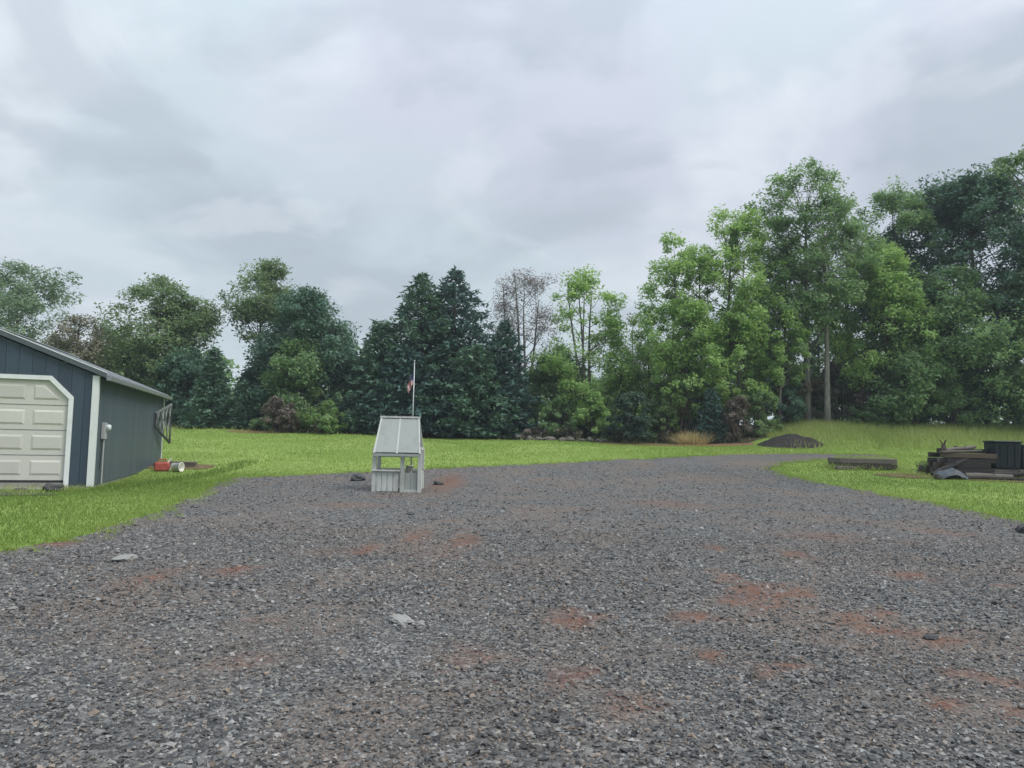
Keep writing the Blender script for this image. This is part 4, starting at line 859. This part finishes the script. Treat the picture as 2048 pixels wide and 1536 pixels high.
# background fill, each its own tree
bgp = [(-31, 60, 7.5, 3.2, 'grey'), (-9.0, 58, 4.6, 3.0, 'dark'), (5.5, 60, 5.0, 3.0, 'mid'), (12.5, 56, 7.5, 3.2, 'mid'), (18, 57, 8.5, 3.4, 'dark'), (22.5, 55, 8.5, 3.2, 'mid'), (30, 58, 10, 4, 'dark'), (9, 62, 5.5, 3.0, 'mid')]
for i, (a_, b_, h_, r_, m_) in enumerate(bgp):
    BL('broadleaf_tree', {'grey': 'pale grey-green tree deep behind the garage-end treeline', 'dark': 'dark tree standing deep behind the front treeline', 'mid': 'mid-green tree standing deep behind the front treeline'}[m_], a_, b_, h_, r_, .03, LF[m_], 5000, 150 + i, .24, a=.6, group='trees deep behind the front treeline')
# shrubs and undergrowth
def shrub(label, x, y, H, R, m, n, seed, size=.13, name='shrub', cat='shrub', group=None, a=.6, airy=0):
    return BL(name, label, x, y, H, R, .02, LF[m], n, seed, size, 'brown', .035, a=a, lobes=7, cat=cat, group=group, stems=3, clr=.34, airy=airy)
shrub('russet-brown rounded bush at the lawn edge', -13.2, 42.9, 2.15, .95, 'russet', 3400, 201)
shrub('lime green spreading bush beside the russet bush', -10.9, 43.4, 1.85, 1.35, 'lime', 3600, 202)
shrub('small pale round shrub near the garage rear', -22.0, 48.6, .85, .55, 'grey', 900, 203)
shrub('low green weeds-like shrub beside the russet bush', -14.6, 43.8, .8, .6, 'mid', 800, 204)
BL('shrub', 'small dark rounded evergreen standing forward of the trees', 6.5, 41.5, 3.1, 1.15, .02, LF['deep'], 4200, 205, .13, 'brown', .05, a=.75, lobes=9, cat='shrub', clr=.36)
spruce('conifer_shrub', 'small dark conifer behind the straw clump', 11.3, 42.4, 3.0, .95, LF['blue'], 206, 1.3, .22, pw=.5, cat='shrub')
shrub('dark brown-green bush beside the small dark conifer', 12.7, 42.0, 2.9, .95, 'russet', 2600, 207)
shrub('pale olive bush behind the mulch strip', 8.6, 42.7, 2.2, .9, 'olive', 2200, 208, airy=.2)
shrub('green bush among tree stems behind the edging stones', 2.6, 44.9, 2.6, 1.5, 'mid', 3200, 209)
shrub('bright green bush beside the dark rounded evergreen', 5.0, 44.2, 3.0, 1.3, 'bright', 3000, 210)
shrub('yellow-green sapling above the mulch strip', 9.9, 43.4, 4.3, 1.1, 'lime', 2200, 211, a=.9)
shrub('tall olive bush below the thin brownish tree', 7.9, 44.5, 4.6, 1.1, 'olive', 2600, 212, a=.9)
shrub('dark undergrowth bush at the foot of the tallest tree', 16.4, 45.6, 3.0, 1.5, 'dark', 3600, 213)
shrub('green undergrowth bush next to the soil heap', 14.4, 43.4, 2.8, 1.2, 'mid', 3000, 214)
shrub('brown twiggy bush behind the pale trunk', 20.6, 47.3, 4.4, 1.5, 'brown', 3800, 215, .15)
shrub('brown twiggy bush between pale trunk and leafy trees', 22.2, 46.4, 3.6, 1.4, 'russet', 3600, 216, .15)
shrub('brown low bush at the foot of the pale trunk', 18.2, 47.4, 3.8, 1.5, 'brown', 3600, 217, .15)
shrub('low green bush on the bank below the brown bushes', 21.4, 45.4, 1.4, .9, 'mid', 1500, 218)
shrub('dense dark bush under the first tall trees', 11.6, 45.8, 3.4, 1.6, 'dark', 3800, 219)
shrub('dense dark bush under the light green stems', 4.2, 47.4, 3.0, 1.8, 'dark', 3600, 220)
shrub('dark bush closing the gap below the thin brownish tree', 8.2, 47.6, 3.4, 1.8, 'dark', 3600, 221)
for i, (xx, yy) in enumerate(((29.5, 47.0), (33.4, 47.2), (26.0, 47.4), (36.5, 46.8))):
    shrub(['leafy bush under the big blue-dark tree', 'leafy bush under the second big dark tree', 'leafy bush under the dark upper tree', 'leafy bush at the outer end of the wood'][i], xx, yy, 2.6, 2.0, ['dark', 'mid', 'dark', 'mid'][i], 3400, 260 + i, .2)
shrub('weedy sprig growing at the end of the timber pile', 15.2, 27.75, .55, .2, 'olive', 60, 222, .08, a=.9)
for i in range(19):
    xx = -36 + i * 4.5 + random.uniform(-1, 1); hh = random.uniform(3.0, 4.6)
    if xx > 12: hh += 1.2
    shrub('mid-green undergrowth bush deep among the tree stems' if i % 3 == 1 else 'dark undergrowth bush deep among the tree stems', xx, 53.5 + random.uniform(-1.5, 1.5), hh, 2.7, ['dark', 'mid', 'dark'][i % 3], 2600, 240 + i, .24, 'undergrowth_bush', 'shrub', 'undergrowth behind the treeline')
shrub('low dull brown brush behind the edging stones', 3.4, 43.6, .75, .9, 'brown', 700, 270)
shrub('low dull brown brush at the spruce end of the edging stones', 1.2, 43.6, .7, .9, 'russet', 700, 271)
# far wood closing the view between the stems
r = np.random.default_rng(77); n = 26000; x = r.uniform(-75, 75, n); y = r.uniform(72, 80, n); hm = 4.2 + 1.6 * np.sin(x * .33) + 1.2 * np.sin(x * .81 + 1) + 1.0 * np.sin(x * 1.7 + 2) + 2.2 * ss(5, 25, x)
P = np.stack([x, y, tz(x, y) + hm * r.random(n) ** .8], -1); A = r.normal(0, 1, (n, 3)); A /= np.linalg.norm(A, axis=1, keepdims=True); B = np.cross(A, r.normal(0, 1, (n, 3))); B /= np.linalg.norm(B, axis=1, keepdims=True)
V = np.stack([P - A * .3, P + A * .3 + B * .22, P + A * .25 - B * .25], 1).reshape(-1, 3)
o = link('distant_woods', np_mesh('distant_woods', V, np.arange(n * 3).reshape(-1, 3), {'tint': np.repeat(r.random(n) * .8, 3)}), LF['mid']); tag(o, 'far green woods glimpsed between the tree stems', 'woods', kind='stuff')
# dry straw clump
r = np.random.default_rng(5); n = 900; x = 10.15 + r.normal(0, .32, n); y = 41.9 + r.normal(0, .25, n)
V = []; base = np.stack([x, y, tz(x, y) + .02], -1); outv = np.stack([(x - 10.15) * 1.1, (y - 41.9) * 1.1, r.uniform(.35, .8, n)], -1) + r.normal(0, .08, (n, 3)); az = r.uniform(0, 6.28, n); sd_ = np.stack([np.cos(az), np.sin(az), 0 * az], -1) * .02
V = np.stack([base - sd_, base + sd_, base + outv], 1).reshape(-1, 3)
o = link('straw_clump', np_mesh('straw_clump', V, np.arange(n * 3).reshape(-1, 3), {'tint': np.repeat(r.random(n), 3)}), LF['straw']); tag(o, 'dry straw-coloured grass clump on the mulch strip', 'grass clump')

# ------------------------------------------------------------------ damp air
hz = MB().box((-905, -305, -1.2), (905, 1330, 20.5)).build('haze', None); tag(hz, 'thin damp grey-blue air over the whole yard', 'haze', kind='stuff')
m = bpy.data.materials.new('damp_air'); m.use_nodes = True; t = NT(m.node_tree); t.n.clear()
v = t.new('ShaderNodeVolumePrincipled', {'Color': (.80, .90, 1, 1), 'Density': .0007, 'Anisotropy': .1}); t.l.new(v.outputs[0], t.new('ShaderNodeOutputMaterial').inputs['Volume'])
hz.data.materials.append(m)
